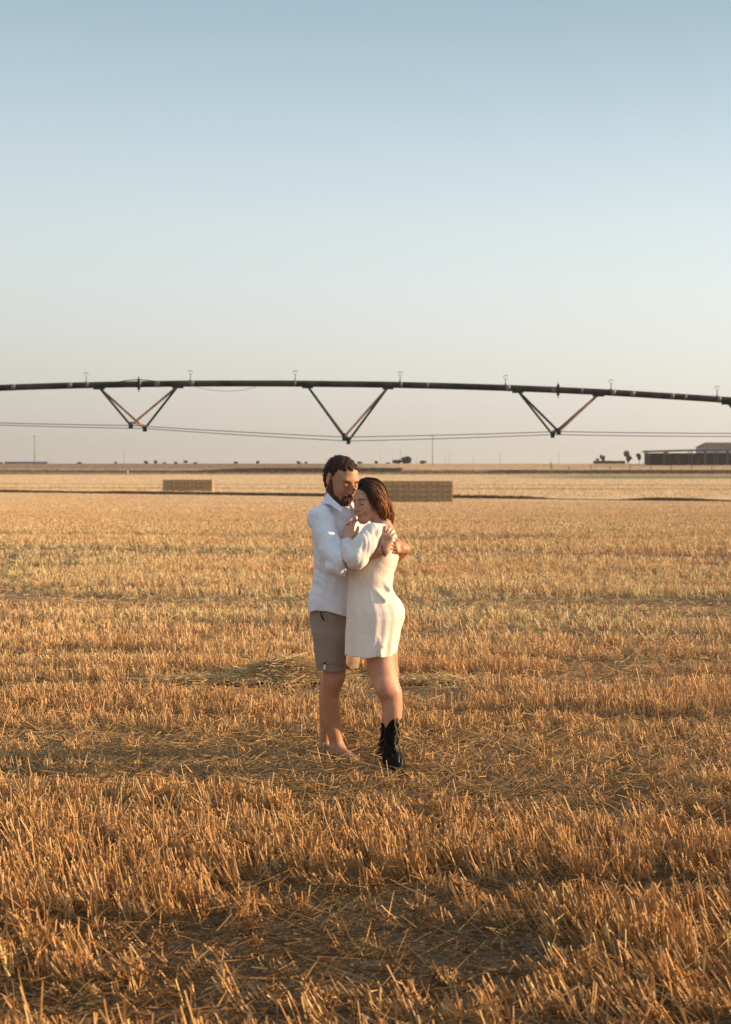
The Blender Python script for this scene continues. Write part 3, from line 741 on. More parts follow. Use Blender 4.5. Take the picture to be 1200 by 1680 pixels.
#PEOPLE
# ------------------------------------------------------------------ bodies: signed-distance volumes meshed with surface nets
class Vol:
    def __init__(s, lo, hi, h):
        s.h = h; s.lo = np.array(lo, np.float32); n = np.ceil((np.array(hi) - s.lo) / h).astype(int) + 1
        s.ax = [s.lo[i] + h * np.arange(n[i], dtype=np.float32) for i in range(3)]
        s.F = np.full(tuple(n), 1.0, dtype=np.float32)
    def sl(s, bb):
        r = []
        for i in range(3):
            a = int(max(0, np.floor((bb[0][i] - s.lo[i]) / s.h))); b = int(min(len(s.ax[i]), np.ceil((bb[1][i] - s.lo[i]) / s.h) + 1))
            r.append(slice(a, max(a, b)))
        return tuple(r)
    def grid(s, sl):
        return s.ax[0][sl[0]][:, None, None], s.ax[1][sl[1]][None, :, None], s.ax[2][sl[2]][None, None, :]
    def op(s, fn, bb, k, mode='add'):
        pad = k + .012
        bb = (np.array(bb[0]) - pad, np.array(bb[1]) + pad); sl = s.sl(bb); a = s.F[sl]
        if a.size == 0: return
        d = fn(*s.grid(sl)).astype(np.float32)
        if mode == 'sub': d = -d
        if mode == 'add':
            h = np.clip(.5 + .5 * (a - d) / k, 0, 1); s.F[sl] = a * (1 - h) + d * h - k * h * (1 - h)
        else:
            h = np.clip(.5 - .5 * (a - d) / k, 0, 1); s.F[sl] = a * (1 - h) + d * h + k * h * (1 - h)
    def cone(s, a, b, ra, rb=None, k=.02, mode='add', clip=None, flat=None, disp=None):
        a = np.array(a, float); b = np.array(b, float); rb = ra if rb is None else rb
        ab = b - a; L2 = float(ab @ ab) + 1e-12; r = max(ra, rb)
        def fn(x, y, z):
            px, py, pz = x - a[0], y - a[1], z - a[2]
            t = np.clip((px * ab[0] + py * ab[1] + pz * ab[2]) / L2, 0, 1)
            d = np.sqrt((px - ab[0] * t) ** 2 + (py - ab[1] * t) ** 2 + (pz - ab[2] * t) ** 2) - (ra + (rb - ra) * t)
            if disp is not None: d = d + disp(x, y, z, t)
            if clip is not None:
                c, n = clip; d = np.maximum(d, (x - c[0]) * n[0] + (y - c[1]) * n[1] + (z - c[2]) * n[2])
            return d
        s.op(fn, (np.minimum(a, b) - r, np.maximum(a, b) + r), k, mode)
    def chain(s, pts, rs, k=.02, **kw):
        for i in range(len(pts) - 1): s.cone(pts[i], pts[i + 1], rs[i], rs[i + 1], k, **kw)
    def ell(s, c, r, R=None, k=.02, mode='add'):
        c = np.array(c, float); r = np.array(r, float); R = np.eye(3) if R is None else np.array(R)
        def fn(x, y, z):
            p = [x - c[0], y - c[1], z - c[2]]
            q = [R[0][i] * p[0] + R[1][i] * p[1] + R[2][i] * p[2] for i in range(3)]   # columns of R are the local axes
            k0 = np.sqrt(sum((q[i] / r[i]) ** 2 for i in range(3))); k1 = np.sqrt(sum((q[i] / r[i] ** 2) ** 2 for i in range(3))) + 1e-6
            return k0 * (k0 - 1) / k1
        s.op(fn, (c - r.max(), c + r.max()), k, mode)
    def loft(s, rows, k=.02, zclip=None, fold=None, power=2.0, mode='add', shrink=0.0):
        """rows: (photo y, x left, x right, depth centre, half depth); silhouette stack"""
        rows = sorted(rows, key=lambda r: -r[0]); D = []
        for r in rows:
            z = P(600, r[0], r[3])[2]; xl, xr = P(r[1], r[0], r[3])[0], P(r[2], r[0], r[3])[0]
            D.append((z, (xl + xr) / 2, (xr - xl) / 2 - shrink, Y0 + r[3], r[4] - shrink))
        D = np.array(D)
        lo = [(D[:, 1] - D[:, 2]).min(), (D[:, 3] - D[:, 4]).min(), D[0, 0]]; hi = [(D[:, 1] + D[:, 2]).max(), (D[:, 3] + D[:, 4]).max(), D[-1, 0]]
        def fn(x, y, z):
            zz = z.ravel(); cx, a, cy, b = [np.interp(zz, D[:, 0], D[:, i])[None, None, :] for i in (1, 2, 3, 4)]
            u = (x - cx) / a; v = (y - cy) / b
            if fold is not None:
                f = fold(np.arctan2(v, u), z, x, y); u = u / f; v = v / f
            rr = (np.abs(u) ** power + np.abs(v) ** power) ** (1 / power)
            g = np.sqrt((u / a) ** 2 + (v / b) ** 2) / (rr + 1e-6) if power == 2 else 1 / np.minimum(a, b)
            d = (rr - 1) / (g + 1e-6)
            top, bot = D[-1, 0], D[0, 0]
            e = np.maximum(z - top, bot - z)
            return np.maximum(d, e)
        s.op(fn, (lo, hi), k, mode)
    def cut(s, fn, bb=None, mode='keep'):
        """keep where fn<0"""
        sl = s.sl(bb) if bb is not None else tuple(slice(0, len(a)) for a in s.ax)
        s.F[sl] = np.maximum(s.F[sl], fn(*s.grid(sl)).astype(np.float32))
    def add_disp(s, fn):
        m = np.where(np.abs(s.F) < .03)
        if len(m[0]): s.F[m] += fn(s.ax[0][m[0]], s.ax[1][m[1]], s.ax[2][m[2]]).astype(np.float32)
    def at(s, p):
        i = np.clip(((np.asarray(p) - s.lo) / s.h).astype(int), 0, np.array(s.F.shape) - 1); return s.F[i[0], i[1], i[2]]
    def hit(s, p, d, n=220, step=.0012):
        """first surface point from p along d, or None"""
        d = np.array(d, float); d /= np.linalg.norm(d); q = np.asarray(p)[None] + d[None] * (np.arange(n)[:, None] * step)
        i = ((q - s.lo) / s.h).round().astype(int); ok = ((i >= 0) & (i < np.array(s.F.shape))).all(1); i = np.clip(i, 0, np.array(s.F.shape) - 1)
        w = np.where(ok & (s.F[i[:, 0], i[:, 1], i[:, 2]] < 0))[0]
        return q[w[0]] if len(w) else None
    def mesh(s, smooth=1):
        F = s.F; S = F < 0; nx, ny, nz = F.shape
        cnt = np.zeros((nx - 1, ny - 1, nz - 1), np.int8); C = [(i, j, k) for i in (0, 1) for j in (0, 1) for k in (0, 1)]
        for i, j, k in C: cnt += S[i:nx - 1 + i, j:ny - 1 + j, k:nz - 1 + k]
        ac = np.argwhere((cnt > 0) & (cnt < 8)); n = len(ac)
        vals = np.stack([F[ac[:, 0] + i, ac[:, 1] + j, ac[:, 2] + k] for i, j, k in C], 1)
        acc = np.zeros((n, 3)); num = np.zeros(n)
        for a in range(8):
            for b in range(a + 1, 8):
                ca, cb = np.array(C[a]), np.array(C[b])
                if np.abs(ca - cb).sum() != 1: continue
                va, vb = vals[:, a], vals[:, b]; m = (va < 0) != (vb < 0)
                t = np.where(m, va / (va - vb + 1e-12), 0)
                acc += m[:, None] * (ca + t[:, None] * (cb - ca)); num += m
        V = s.lo + (ac + acc / num[:, None]) * s.h
        idx = np.full((nx - 1, ny - 1, nz - 1), -1, np.int32); idx[ac[:, 0], ac[:, 1], ac[:, 2]] = np.arange(n)
        Q = []
        for ax in range(3):
            sh = [slice(1, d - 1) for d in F.shape]; a0 = list(sh); a1 = list(sh)
            a0[ax] = slice(0, F.shape[ax] - 1); a1[ax] = slice(1, F.shape[ax])
            s0, s1 = S[tuple(a0)], S[tuple(a1)]
            off = [1, 1, 1]; off[ax] = 0
            e = np.argwhere(s0 != s1); fl = s0[e[:, 0], e[:, 1], e[:, 2]]; e = e + off
            o1, o2 = [(1, 2), (2, 0), (0, 1)][ax]
            d1 = np.zeros(3, int); d1[o1] = 1; d2 = np.zeros(3, int); d2[o2] = 1
            g = lambda p: idx[p[:, 0], p[:, 1], p[:, 2]]
            q = np.stack([g(e - d1 - d2), g(e - d2), g(e), g(e - d1)], 1)
            q[~fl] = q[~fl][:, ::-1]; Q.append(q)
        Q = np.concatenate(Q); Q = Q[(Q >= 0).all(1)]
        for _ in range(smooth):
            A_ = np.zeros_like(V); c = np.zeros(n)
            for i in range(4):
                a, b = Q[:, i], Q[:, (i + 1) % 4]
                for d in range(3): A_[:, d] += np.bincount(a, V[b, d], n)
                c += np.bincount(a, minlength=n)
            m = c > 0; V[m] = V[m] * .5 + .5 * A_[m] / c[m, None]
        return V, Q

def frame(yaw, pitch, roll=0):
    """columns: person's left, forward, up. yaw from the camera towards image right, pitch downwards"""
    f0 = np.array([math.sin(yaw), -math.cos(yaw), 0]); up0 = np.array([0, 0, 1.0])
    f = f0 * math.cos(pitch) - up0 * math.sin(pitch); u = f0 * math.sin(pitch) + up0 * math.cos(pitch)
    l = np.cross(u, f)
    l2 = l * math.cos(roll) + u * math.sin(roll); u2 = -l * math.sin(roll) + u * math.cos(roll)
    return np.stack([l2, f, u2], 1)

class Head:
    def __init__(s, c, R, sc): s.c = c; s.R = R; s.s = sc
    def w(s, p): return s.c + s.R @ (np.array(p, float) * s.s)
    def loc(s, V): return ((V - s.c) @ s.R) / s.s
    def locg(s, x, y, z):
        p = [x - s.c[0], y - s.c[1], z - s.c[2]]
        return [(s.R[0][i] * p[0] + s.R[1][i] * p[1] + s.R[2][i] * p[2]) / s.s for i in range(3)]
    def cone(s, v, a, b, ra, rb=None, k=.01, **kw): v.cone(s.w(a), s.w(b), ra * s.s, (rb if rb is not None else ra) * s.s, k * s.s, **kw)
    def ell(s, v, c, r, k=.01, rot=None, **kw): v.ell(s.w(c), np.array(r) * s.s, s.R if rot is None else s.R @ rot, k * s.s, **kw)

def build_head(v, h, female=False, ears=(-1, 1)):
    j = .9 if female else 1.0
    h.ell(v, (0, -.018, .034), (.074, .094, .079), k=.02)
    h.ell(v, (0, .028, .00), (.063 * (.97 if female else 1), .060, .085), k=.03)
    for sx in (-1, 1):
        h.cone(v, (sx * .048 * j, .0, -.052), (sx * .016, .066, -.098), .022, .018, k=.03)
        h.ell(v, (sx * .036, .058, -.032), (.026, .026, .030), k=.025)
    h.ell(v, (0, .066, -.104 + (.006 if female else 0)), (.020 * j, .018, .016), k=.02)
    h.ell(v, (0, .058, -.07), (.032, .030, .03), k=.02)
    h.cone(v, (-.034, .074, .023), (.034, .074, .023), .011, k=.022)
    for sx in (-1, 1): h.ell(v, (sx * .033, .098, .001), (.019, .014, .013), k=.014, mode='sub')
    for sx in (-1, 1): h.ell(v, (sx * .032, .073, .000), (.0155, .014, .0115), k=.004)
    h.cone(v, (0, .084, .016), (0, .1045, -.028), .0065, .0085, k=.012)
    h.ell(v, (0, .1055, -.032), (.0095, .010, .0085), k=.008)
    for sx in (-1, 1): h.ell(v, (sx * .0110, .094, -.0355), (.0082, .0115, .0078), k=.010)
    h.ell(v, (0, .0835 if female else .088, -.058), (.020, .009, .012), k=.012)
    if female:
        h.cone(v, (-.019, .083, -.0655), (0, .0895, -.0680), .0040, .0042, k=.005); h.cone(v, (.019, .083, -.0655), (0, .0895, -.0680), .0040, .0042, k=.005)
        h.ell(v, (0, .0850, -.0765), (.016, .0078, .0050), k=.005)
        for sx in (-1, 1): h.ell(v, (sx * .036, .066, -.045), (.020, .020, .019), k=.02)
    else:
        h.ell(v, (0, .0945, -.0655), (.021, .0075, .0048), k=.004)
        h.ell(v, (0, .0925, -.0755), (.018, .0080, .0058), k=.004)
    for sx in ears:
        rot = np.array(Matrix.Rotation(sx * -.35, 3, 'Z'))
        h.ell(v, (sx * .079, -.012, .0), (.009, .019, .031), k=.006, rot=rot)
        h.ell(v, (sx * .087, -.010, .002), (.006, .011, .019), k=.006, rot=rot, mode='sub')
        h.ell(v, (sx * .077, -.004, -.024), (.007, .009, .010), k=.006)

def blend(c, col, w): w = np.clip(w, 0, 1)[:, None]; return c * (1 - w) + np.array(col) * w
def mottle(C, V):
    n1 = vnoise(V[:, 0] * 55 + V[:, 1] * 31, V[:, 2] * 48 + V[:, 1] * 20, 9); n2 = vnoise(V[:, 0] * 18 - V[:, 1] * 22, V[:, 2] * 16, 19)
    return C * (1 + (n1 - .5)[:, None] * np.array([.10, .16, .20]) + (n2 - .5)[:, None] * np.array([.14, .22, .24]))
def ellw(L, c, r, soft=.35):
    k = np.sqrt((((L - np.array(c)) / np.array(r)) ** 2).sum(1)); return 1 - sstep(1 - soft, 1 + soft, k)
def face_colour(C, L, lips, blush, dy=0.0, lw=.75):
    C = blend(C, lips, ellw(L, (0, .099 + dy, -.0670), (.021, .014, .0050)) * lw)
    C = blend(C, lips, ellw(L, (0, .098 + dy, -.0760), (.0175, .014, .0056)) * lw)
    for sx in (-1, 1):
        C = blend(C, blush, ellw(L, (sx * .042, .07, -.035), (.028, .04, .024), .6) * .35)
    C = blend(C, blush, ellw(L, (0, .108, -.032), (.013, .02, .013), .6) * .4)
    return C

def hand(v, Wp, d, n, thumb, curl=(.25, .25, .3, .35), spread=.10, sc=1.0, tcurl=.4, k=.004, tips=None):
    """wrist point, finger direction, palm normal, thumb side (+1 / -1 of cross(d, n))"""
    d = np.array(d, float); d /= np.linalg.norm(d); n = np.array(n, float); n -= d * (n @ d); n /= np.linalg.norm(n)
    s = np.cross(d, n) * thumb; Wp = np.array(Wp, float); out = []; rings = []
    offs = (.030, .010, -.010, -.028); ln = ((.042, .026, .021), (.046, .030, .022), (.042, .028, .021), (.034, .021, .018)); pl = (.088, .092, .088, .080)
    for i in range(4):
        m0 = Wp + s * offs[i] * .55 * sc; K = Wp + d * pl[i] * sc + s * offs[i] * sc
        v.cone(m0, K, .0145 * sc, .0115 * sc, .014)
    v.cone(Wp - d * .01, Wp + d * .03 * sc, .021 * sc, .020 * sc, .02)
    for i in range(4):
        K = Wp + d * pl[i] * sc + s * offs[i] * sc; a = 0; p = K; sp = spread * (1.2, .4, -.4, -1.2)[i]
        base = d * math.cos(sp) + s * math.sin(sp); rr = (.0092, .0094, .0090, .0080)[i] * sc
        for q in range(3):
            a += curl[i] * (.9, 1.15, .8)[q]
            dd = base * math.cos(a) + n * math.sin(a); e = p + dd * ln[i][q] * sc
            v.cone(p, e, rr, rr * .90, k)
            if q == 0: rings.append(((p * .45 + e * .55), dd, rr))
            p = e; rr *= .90
        out.append(p)
    t0 = Wp + s * .022 * sc + d * .018 * sc; t1 = t0 + (s * .6 + d * .75 + n * .25) * .042 * sc
    t2 = t1 + (s * (.55 - tcurl * .5) + d * .85 + n * tcurl * .6) * .032 * sc; t3 = t2 + (s * (.4 - tcurl) + d * .9 + n * tcurl) * .025 * sc
    v.cone(t0, t1, .017 * sc, .0125 * sc, .012); v.cone(t1, t2, .0115 * sc, .0105 * sc, .004); v.cone(t2, t3, .0105 * sc, .0085 * sc, .004)
    return rings, s

def wrinkle(p, d, freq, amp, warp=1.5, seed=0):
    """directional cloth folds"""
    x, y, z = p; t = x * d[0] + y * d[1] + z * d[2]
    w = np.sin(9 * x + 13 * z + seed) + np.sin(17 * y - 11 * z + 2 * seed) * .7
    w2 = np.sin(21 * x - 8 * z + 3 * seed) * .5 + .5
    return amp * ((1 - 2 * np.abs(np.sin(.5 * (freq * t + warp * w)))) * (.25 + .75 * w2) + .45 * (1 - 2 * np.abs(np.sin(.5 * (freq * 1.9 * t + 2.1 * warp * w + 1)))))

SK_M = np.array([.46, .225, .125]); SK_W = np.array([.56, .295, .185])

# ================================================================== the man
def man():
    rt = root('person', P(548, 1248, .08) * [1, 1, 0], 'bearded man in untucked white shirt and taupe shorts hugging the woman', 'person')
    v = Vol((-.42, Y0 - .55, -.03), (.34, Y0 + .45, 1.86), .0042)
    hd = Head(P(561, 787, .0), frame(R_(38), R_(20), R_(-3)), 1.12)
    build_head(v, hd)
    # neck and trunk (under the clothes)
    v.cone(hd.w((0, -.035, -.05)), P(553, 842, .07), .058, .066, .03)
    v.loft([(838, 532, 578, .05, .08), (850, 520, 588, .05, .10), (880, 518, 588, .05, .125), (930, 522, 582, .05, .12), (985, 520, 580, .05, .12), (1040, 520, 576, .06, .125), (1062, 524, 572, .07, .11)], k=.03)
    v.ell(P(574, 848, -.03), (.045, .045, .05), k=.03)
    # arms
    sh, el, wr = P(528, 852, -.12), P(553, 926, -.27), P(630, 903, -.325)
    v.chain([sh, el], [.050, .042], .02)
    v.cone(el, el * .55 + wr * .45, .043, .040, .02); v.cone(el * .55 + wr * .45, wr, .040, .0265, .01)
    v.cone(P(553, 842, .06), sh, .06, .05, .03)
    # near hand spread on her shoulder blade
    tips, _ = hand(v, wr + [.004, -.004, .002], (.22, .30, .95), (.25, .95, -.2), 1, curl=(.30, .34, .40, .46), spread=.07, sc=.90, tcurl=.6)
    # far arm round her back, its hand over the first from the right
    sh2, el2, wr2 = P(582, 850, .20), P(636, 926, .13), P(665, 902, -.165)
    v.chain([P(553, 842, .06), sh2, el2], [.06, .05, .042], .02); v.cone(el2, wr2, .042, .028, .02)
    hand(v, P(665, 900, -.185), (-.62, -.68, .12), (-.82, .50, -.2), -1, curl=(.30, .30, .32, .34), spread=.09, sc=.90, tcurl=.2)
    # legs: near (right) and far (left)
    an = P(553, 1228, .04)
    v.loft([(1030, 526, 566, .02, .075), (1080, 529, 568, .0, .070), (1100, 530.5, 568, -.005, .066), (1112, 529.5, 567, -.005, .066), (1120, 528.5, 564.5, .0, .066), (1131, 527, 559.5, .01, .062), (1142, 526.5, 556.5, .02, .062), (1162, 527.5, 558, .03, .060),
            (1190, 531.5, 559.5, .035, .050), (1206, 537.5, 561, .04, .043), (1222, 541.5, 565, .045, .040), (1238, 544, 572, .04, .042)], k=.012)
    v.ell(P(549, 1116, -.045), (.035, .03, .045), k=.03)
    he, ba, to = P(548, 1240, .07), P(580, 1246, -.06), P(597, 1248, -.10)
    v.cone(an, he, .036, .033, .025); v.cone(an, ba, .034, .024, .025); v.cone(he, ba, .030, .022, .02)
    fwd = (to - ba) / np.linalg.norm(to - ba); side = np.array([-fwd[1], fwd[0], 0])
    for i, o in enumerate((-.028, -.014, 0, .013, .026)):
        b0 = ba + side * o - fwd * .01; r = (.0095, .0095, .0100, .0100, .0125)[i]; L = (.035, .043, .05, .055, .055)[i]
        b0[2] = .018; e = b0 + fwd * L; e[2] = .012; v.cone(b0, e, r * 1.2, r, .006)
    an2 = P(533, 1226, .20)
    v.loft([(1040, 528, 566, .16, .075), (1100, 530, 560, .155, .064), (1120, 526, 556, .16, .062), (1141, 523.3, 550, .17, .062), (1162, 524, 548, .18, .058), (1190, 525, 545, .2, .048), (1222, 525.5, 541, .2, .038), (1236, 526, 545, .2, .04)], k=.012)
    he2, ba2 = P(531, 1234, .24), P(556, 1238, .12); v.cone(an2, he2, .036, .032, .02); v.cone(an2, ba2, .035, .024, .02); v.cone(he2, ba2, .03, .022, .02)
    for i, o in enumerate((-.026, -.013, 0, .013, .026)):
        f2 = (ba2 - he2); f2[2] = 0; f2 /= np.linalg.norm(f2); s2 = np.array([-f2[1], f2[0], 0]); b0 = ba2 + s2 * o; b0[2] = .018
        v.cone(b0, b0 + f2 * .045, .011, .0095, .006)
    V, Q = v.mesh(1)
    L = hd.loc(V); C = np.tile(SK_M, (len(V), 1)) * (.95 + .1 * vnoise(V[:, 0] * 30 + V[:, 1] * 17, V[:, 2] * 30, 3))[:, None]
    inh = (np.linalg.norm(L, axis=1) < .2)
    Cf = face_colour(C, L, (.36, .13, .10), (.50, .19, .12)); C = mottle(np.where(inh[:, None], Cf, C), V)
    low = (1 - sstep(.02, .16, V[:, 2]))[:, None] * .35; C = C * (1 - low) + np.array([.30, .19, .11]) * low
    body = mesh_np('body', V, Q, M['skin'], rt, True, C)
    # ---- hair
    hv = Vol(hd.c - .2, hd.c + .22, .0036)
    hd.ell(hv, (0, -.020, .036), (.0790, .0970, .0835), k=.02); hd.ell(hv, (0, .024, .020), (.067, .064, .076), k=.03)
    hd.ell(hv, (0, -.055, -.02), (.062, .05, .07), k=.03)
    def keep(x, y, z):
        l, f, u = hd.locg(x, y, z)
        nz = .004 * np.sin(160 * l + 90 * u) + .003 * np.sin(300 * u + 170 * f)
        front = .088 - 1.1 * np.maximum(.035 - np.abs(l), 0) * .55 + 10 * np.maximum(np.abs(l) - .030, 0) * 0
        hairline = .076 - .35 * np.abs(l) * 0 - .30 * np.maximum(.05 - f, 0) + .006 * np.sin(55 * l + 1)   # height of the fringe
        a = np.maximum(hairline - u + nz, -1)                        # above the hairline
        b = np.maximum(np.maximum(f - .028 + nz, -.038 - u), -1)         # sides
        b2 = np.maximum(f - .012 + .25 * (u + .02), -.045 - u) + nz
        c = np.maximum(f + .018, -.085 - u) + nz
        b = np.maximum(b, (f - .018) + (.03 - u) * .34)
        return np.minimum(np.minimum(a, b), c) * hd.s
    hv.cut(keep)
    for sx in (-1, 1): hd.ell(hv, (sx * .085, -.008, -.004), (.018, .026, .036), k=.004, mode='sub')
    hv.add_disp(lambda x, y, z: .0016 * np.sin(190 * x + 40 * z + 3 * np.sin(60 * z)) + .0014 * np.sin(150 * y + 120 * z + 2 * np.sin(70 * x)))
    hV, hQ = hv.mesh(1)
    ho = mesh_np('hair', hV, hQ, M['hair_m'], rt, True)
    # short tufts that break the outline of the hair
    g = np.random.default_rng(3); m = MB(); hl = hd.loc(hV); sel = np.where((hl[:, 2] > -.02))[0]
    cen = np.array([0, -.02, .03])
    for i in g.choice(sel, 1100):
        p = hl[i]; nn = (p - cen); nn /= np.linalg.norm(nn)
        if np.linalg.norm((p - cen) / np.array([.08, .1, .09])) < .93: continue
        dr = nn * .10 + np.array([g.normal(0, .35) + .25, -.65, -.25]); dr /= np.linalg.norm(dr)
        q = p + dr * g.uniform(.007, .013) + nn * .001
        m.tube([hd.w(p - nn * .002), hd.w((p + q) / 2 + nn * .002), hd.w(q)], [.0016, .0013, .0004], 3, False)
    m.build('hair_tufts', M['hair_m'], ho)
    # ---- beard
    bv = Vol(hd.c + hd.R @ np.array([0, .05, -.05]) - .17, hd.c + hd.R @ np.array([0, .05, -.05]) + .17, .0036)
    for sx in (-1, 1):
        hd.cone(bv, (sx * .050, .0, -.052), (sx * .018, .066, -.098), .0250, .0222, k=.025)
        hd.cone(bv, (sx * .060, .004, .0), (sx * .049, .008, -.05), .0115, .0230, k=.02)
        hd.cone(bv, (sx * .003, .098, -.0545), (sx * .026, .084, -.068), .0075, .007, k=.004)
        hd.cone(bv, (sx * .026, .084, -.068), (sx * .028, .072, -.092), .009, .012, k=.006)
    hd.ell(bv, (0, .066, -.106), (.026, .0245, .022), k=.015); hd.ell(bv, (0, .088, -.088), (.011, .010, .010), k=.006)
    hd.ell(bv, (0, .040, -.100), (.038, .045, .020), k=.015)
    def kb(x, y, z):
        l, f, u = hd.locg(x, y, z)
        # cheek line: from the ear down to the corner of the mouth
        line = np.where(f < .02, .012 - (f + .02) * .4, -.004 - (f - .02) * 1.55)
        nz = .003 * np.sin(210 * l + 130 * u)
        mo = (f > .075) & (np.abs(l) < .032)
        return np.where(mo, -1, np.maximum(u - line + nz, -.02 - f)) * hd.s
    bv.cut(kb)
    hd.ell(bv, (0, .100, -.0705), (.0195, .022, .0085), k=.003, mode='sub')
    bv.add_disp(lambda x, y, z: .0012 * np.sin(260 * x + 3 * np.sin(120 * z)) * np.sin(240 * y + 100 * z))
    bV, bQ = bv.mesh(1); mesh_np('beard', bV, bQ, M['beard'], rt, True)
    # ---- shirt
    sv = Vol((-.44, Y0 - .50, .70), (.30, Y0 + .45, 1.62), .0042)
    rows = [(812, 538, 562, .07, .055), (822, 532, 572, .07, .075), (832, 522, 586, .05, .12), (845, 515, 594, .05, .150), (865, 512, 596, .05, .160), (890, 513, 594, .05, .165), (918, 516, 592, .05, .16), (940, 516.5, 588, .05, .155),
            (957, 514.5, 586, .05, .155), (970, 510, 586, .05, .16), (983, 507.5, 587, .05, .165), (1000, 506.5, 588, .05, .17), (1014, 506.5, 589, .05, .172)]
    sv.loft(rows, k=.02, fold=lambda a, z, x, y: 1 + .018 * np.sin(7 * a + 5 * z) * np.clip((1.15 - z) * 3, 0, 1) + .008 * np.sin(13 * a - 9 * z))
    sv.cone(P(553, 836, .06), P(526, 850, -.10), .072, .066, .035); sv.cone(P(553, 836, .06), P(584, 852, .19), .072, .064, .035)
    # near sleeve, rolled at the elbow
    e2 = el + (wr - el) * .16
    def rip(x, y, z, t):
        a = 80 * (.80 * x + .42 * z) + 25 * y; w = 2.6 * np.sin(13 * z + 9 * x + .6) + 1.2 * np.sin(33 * z - 21 * x)
        return .0100 * (.45 - np.abs(np.sin(.5 * (a + w)))) * np.clip(t * 1.5, .3, 1) + .0014 * (.5 - np.abs(np.sin(.5 * (1.8 * a - 1.6 * w + 70 * z))))
    sv.cone(P(526, 852, -.11), el + [0, .0, 0], .069, .061, .03, disp=rip)
    cd = (wr - el) / np.linalg.norm(wr - el)
    sv.cone(el, e2, .060, .055, .015, clip=(e2, cd), disp=rip)
    sv.cone(e2 - cd * .012, e2 + cd * .004, .056, .056, .004, clip=(e2 + cd * .006, cd))
    # folds fanning out below the elbow
    for a, b, r in (((526, 912, -.15), (558, 936, -.285), .012), ((530, 924, -.14), (564, 944, -.245), .012), ((520, 890, -.14), (548, 926, -.285), .010)):
        sv.cone(P(*a), P(*b), r * .4, r, .025)
    # far sleeve
    sv.chain([P(584, 852, .19), el2 * .85 + sh2 * .15], [.062, .050], .02)
    sv.add_disp(lambda x, y, z: wrinkle((x, y, z), (.45, .3, .85), 46, .0034, 1.5, 1) + wrinkle((x, y, z), (-.7, .2, .45), 60, .0011, 2.2, 4) + wrinkle((x, y, z), (.9, .1, .35), 130, .0006, 1.6, 7))
    # open collar: carve the throat
    sv.cone(P(580, 826, -.10), P(581, 852, -.115), .040, .006, .006, mode='sub')
    sv.cone(hd.w((0, -.03, -.07)), P(556, 826, .03), .058, .060, .006, mode='sub')
    # curved shirt tail
    def hem(x, y, z):
        px = 600 + x * FPX / Y0
        py = np.interp(px, [500, 507, 520, 539, 555, 571, 590], [1006, 1005, 999.5, 1000, 1004.5, 1009.5, 1012]); return (H - (py - 762) * Y0 / FPX) - z
    sv.cut(hem)
    # hollow from below
    zt = P(0, 960, 0)[2]
    sV, sQ = sv.mesh(1); shirt = mesh_np('shirt', sV, sQ, M['shirt'], rt, True)
    # collar flaps, placket
    def flap(pts, th=.0055, name='collar'):
        m = MB(); pts = [P(*p) for p in pts]; c = np.mean(pts, 0); m.slab(pts, np.array([0, -th, 0])); o = m.build(name, M['shirt'], shirt)
        md = o.modifiers.new('b', 'BEVEL'); md.width = .002; md.segments = 2; return o
    flap([(533, 812, .00), (538, 808.5, -.02), (546, 818, -.07), (556, 827, -.115), (563, 834, -.135), (560, 840, -.150), (553, 836, -.150), (542, 828, -.135), (531, 824, -.10)])
    flap([(573, 826, -.115), (578, 830, -.10), (584, 842, -.10), (585, 852, -.115), (582, 858, -.125), (577, 850, -.13), (574, 838, -.125)])
    m = MB(); m.tube([P(554, 838, -.142), P(566, 848, -.135), P(575, 860, -.125)], [.004, .004, .004], 5); m.build('placket', M['shirt'], shirt, True)
    # shoulder yoke seam
    # ---- shorts
    tv = Vol((-.42, Y0 - .25, .44), (.12, Y0 + .48, 1.0), .0042)
    tv.loft([(985, 513, 574, .07, .15), (1008, 508.5, 580, .07, .165), (1037, 512, 584, .08, .17), (1050, 514, 583, .08, .16), (1062, 520, 574, .08, .10)], k=.03)
    fo = lambda a, z, x, y: 1 + .022 * np.sin(5 * a + 2) * np.clip((.85 - z) * 3, 0, 1)
    tv.loft([(1012, 522, 560, -.01, .05), (1036, 513, 570, -.01, .09), (1060, 515, 569.5, -.01, .095), (1082, 517.8, 568, -.01, .095), (1103, 519.6, 566, -.01, .094)], k=.025, fold=fo, power=2.4)
    tv.loft([(1012, 535, 575, .15, .05), (1036, 531, 587, .15, .09), (1060, 532, 588, .14, .095), (1082, 536, 590, .13, .095), (1099, 538, 587, .13, .094)], k=.025, fold=fo, power=2.4)
    def hem2(x, y, z):
        px = 600 + x * FPX / y; near = (H - (np.interp(px, [515, 540, 568], [1095.5, 1098.5, 1100]) - 762) * Y0 / FPX)
        return near + 0 * y - z
    tv.cut(hem2)
    tv.add_disp(lambda x, y, z: wrinkle((x, y, z), (.5, .2, .85), 45, .0016, 1.5, 2) + wrinkle((x, y, z), (.9, .3, -.3), 60, .0008, 1.5, 5))
    # hollow legs
    for cx, dy in ((543, -.01), (562, .13)): tv.cone(P(cx, 1125, dy), P(cx, 1080, dy), .082, .074, .004, mode='sub')
    tV, tQ = tv.mesh(1); sh_ = mesh_np('shorts', tV, tQ, M['shorts'], rt, True)
    m = MB(); m.tube([P(519.5, 1087.5, -.06), P(530, 1089.5, -.108), P(545, 1090, -.112), P(560, 1091, -.10), P(566, 1092, -.05)], .0018, 5); m.build('hem_stitch', M['shorts'], sh_, True)
    m = MB(); m.slab([P(531, 1085, -.112), P(535, 1085, -.113), P(534.6, 1098, -.118), P(531.2, 1098, -.116)], np.array([0, -.003, 0])); m.build('label_tag', M['tagw'], sh_)
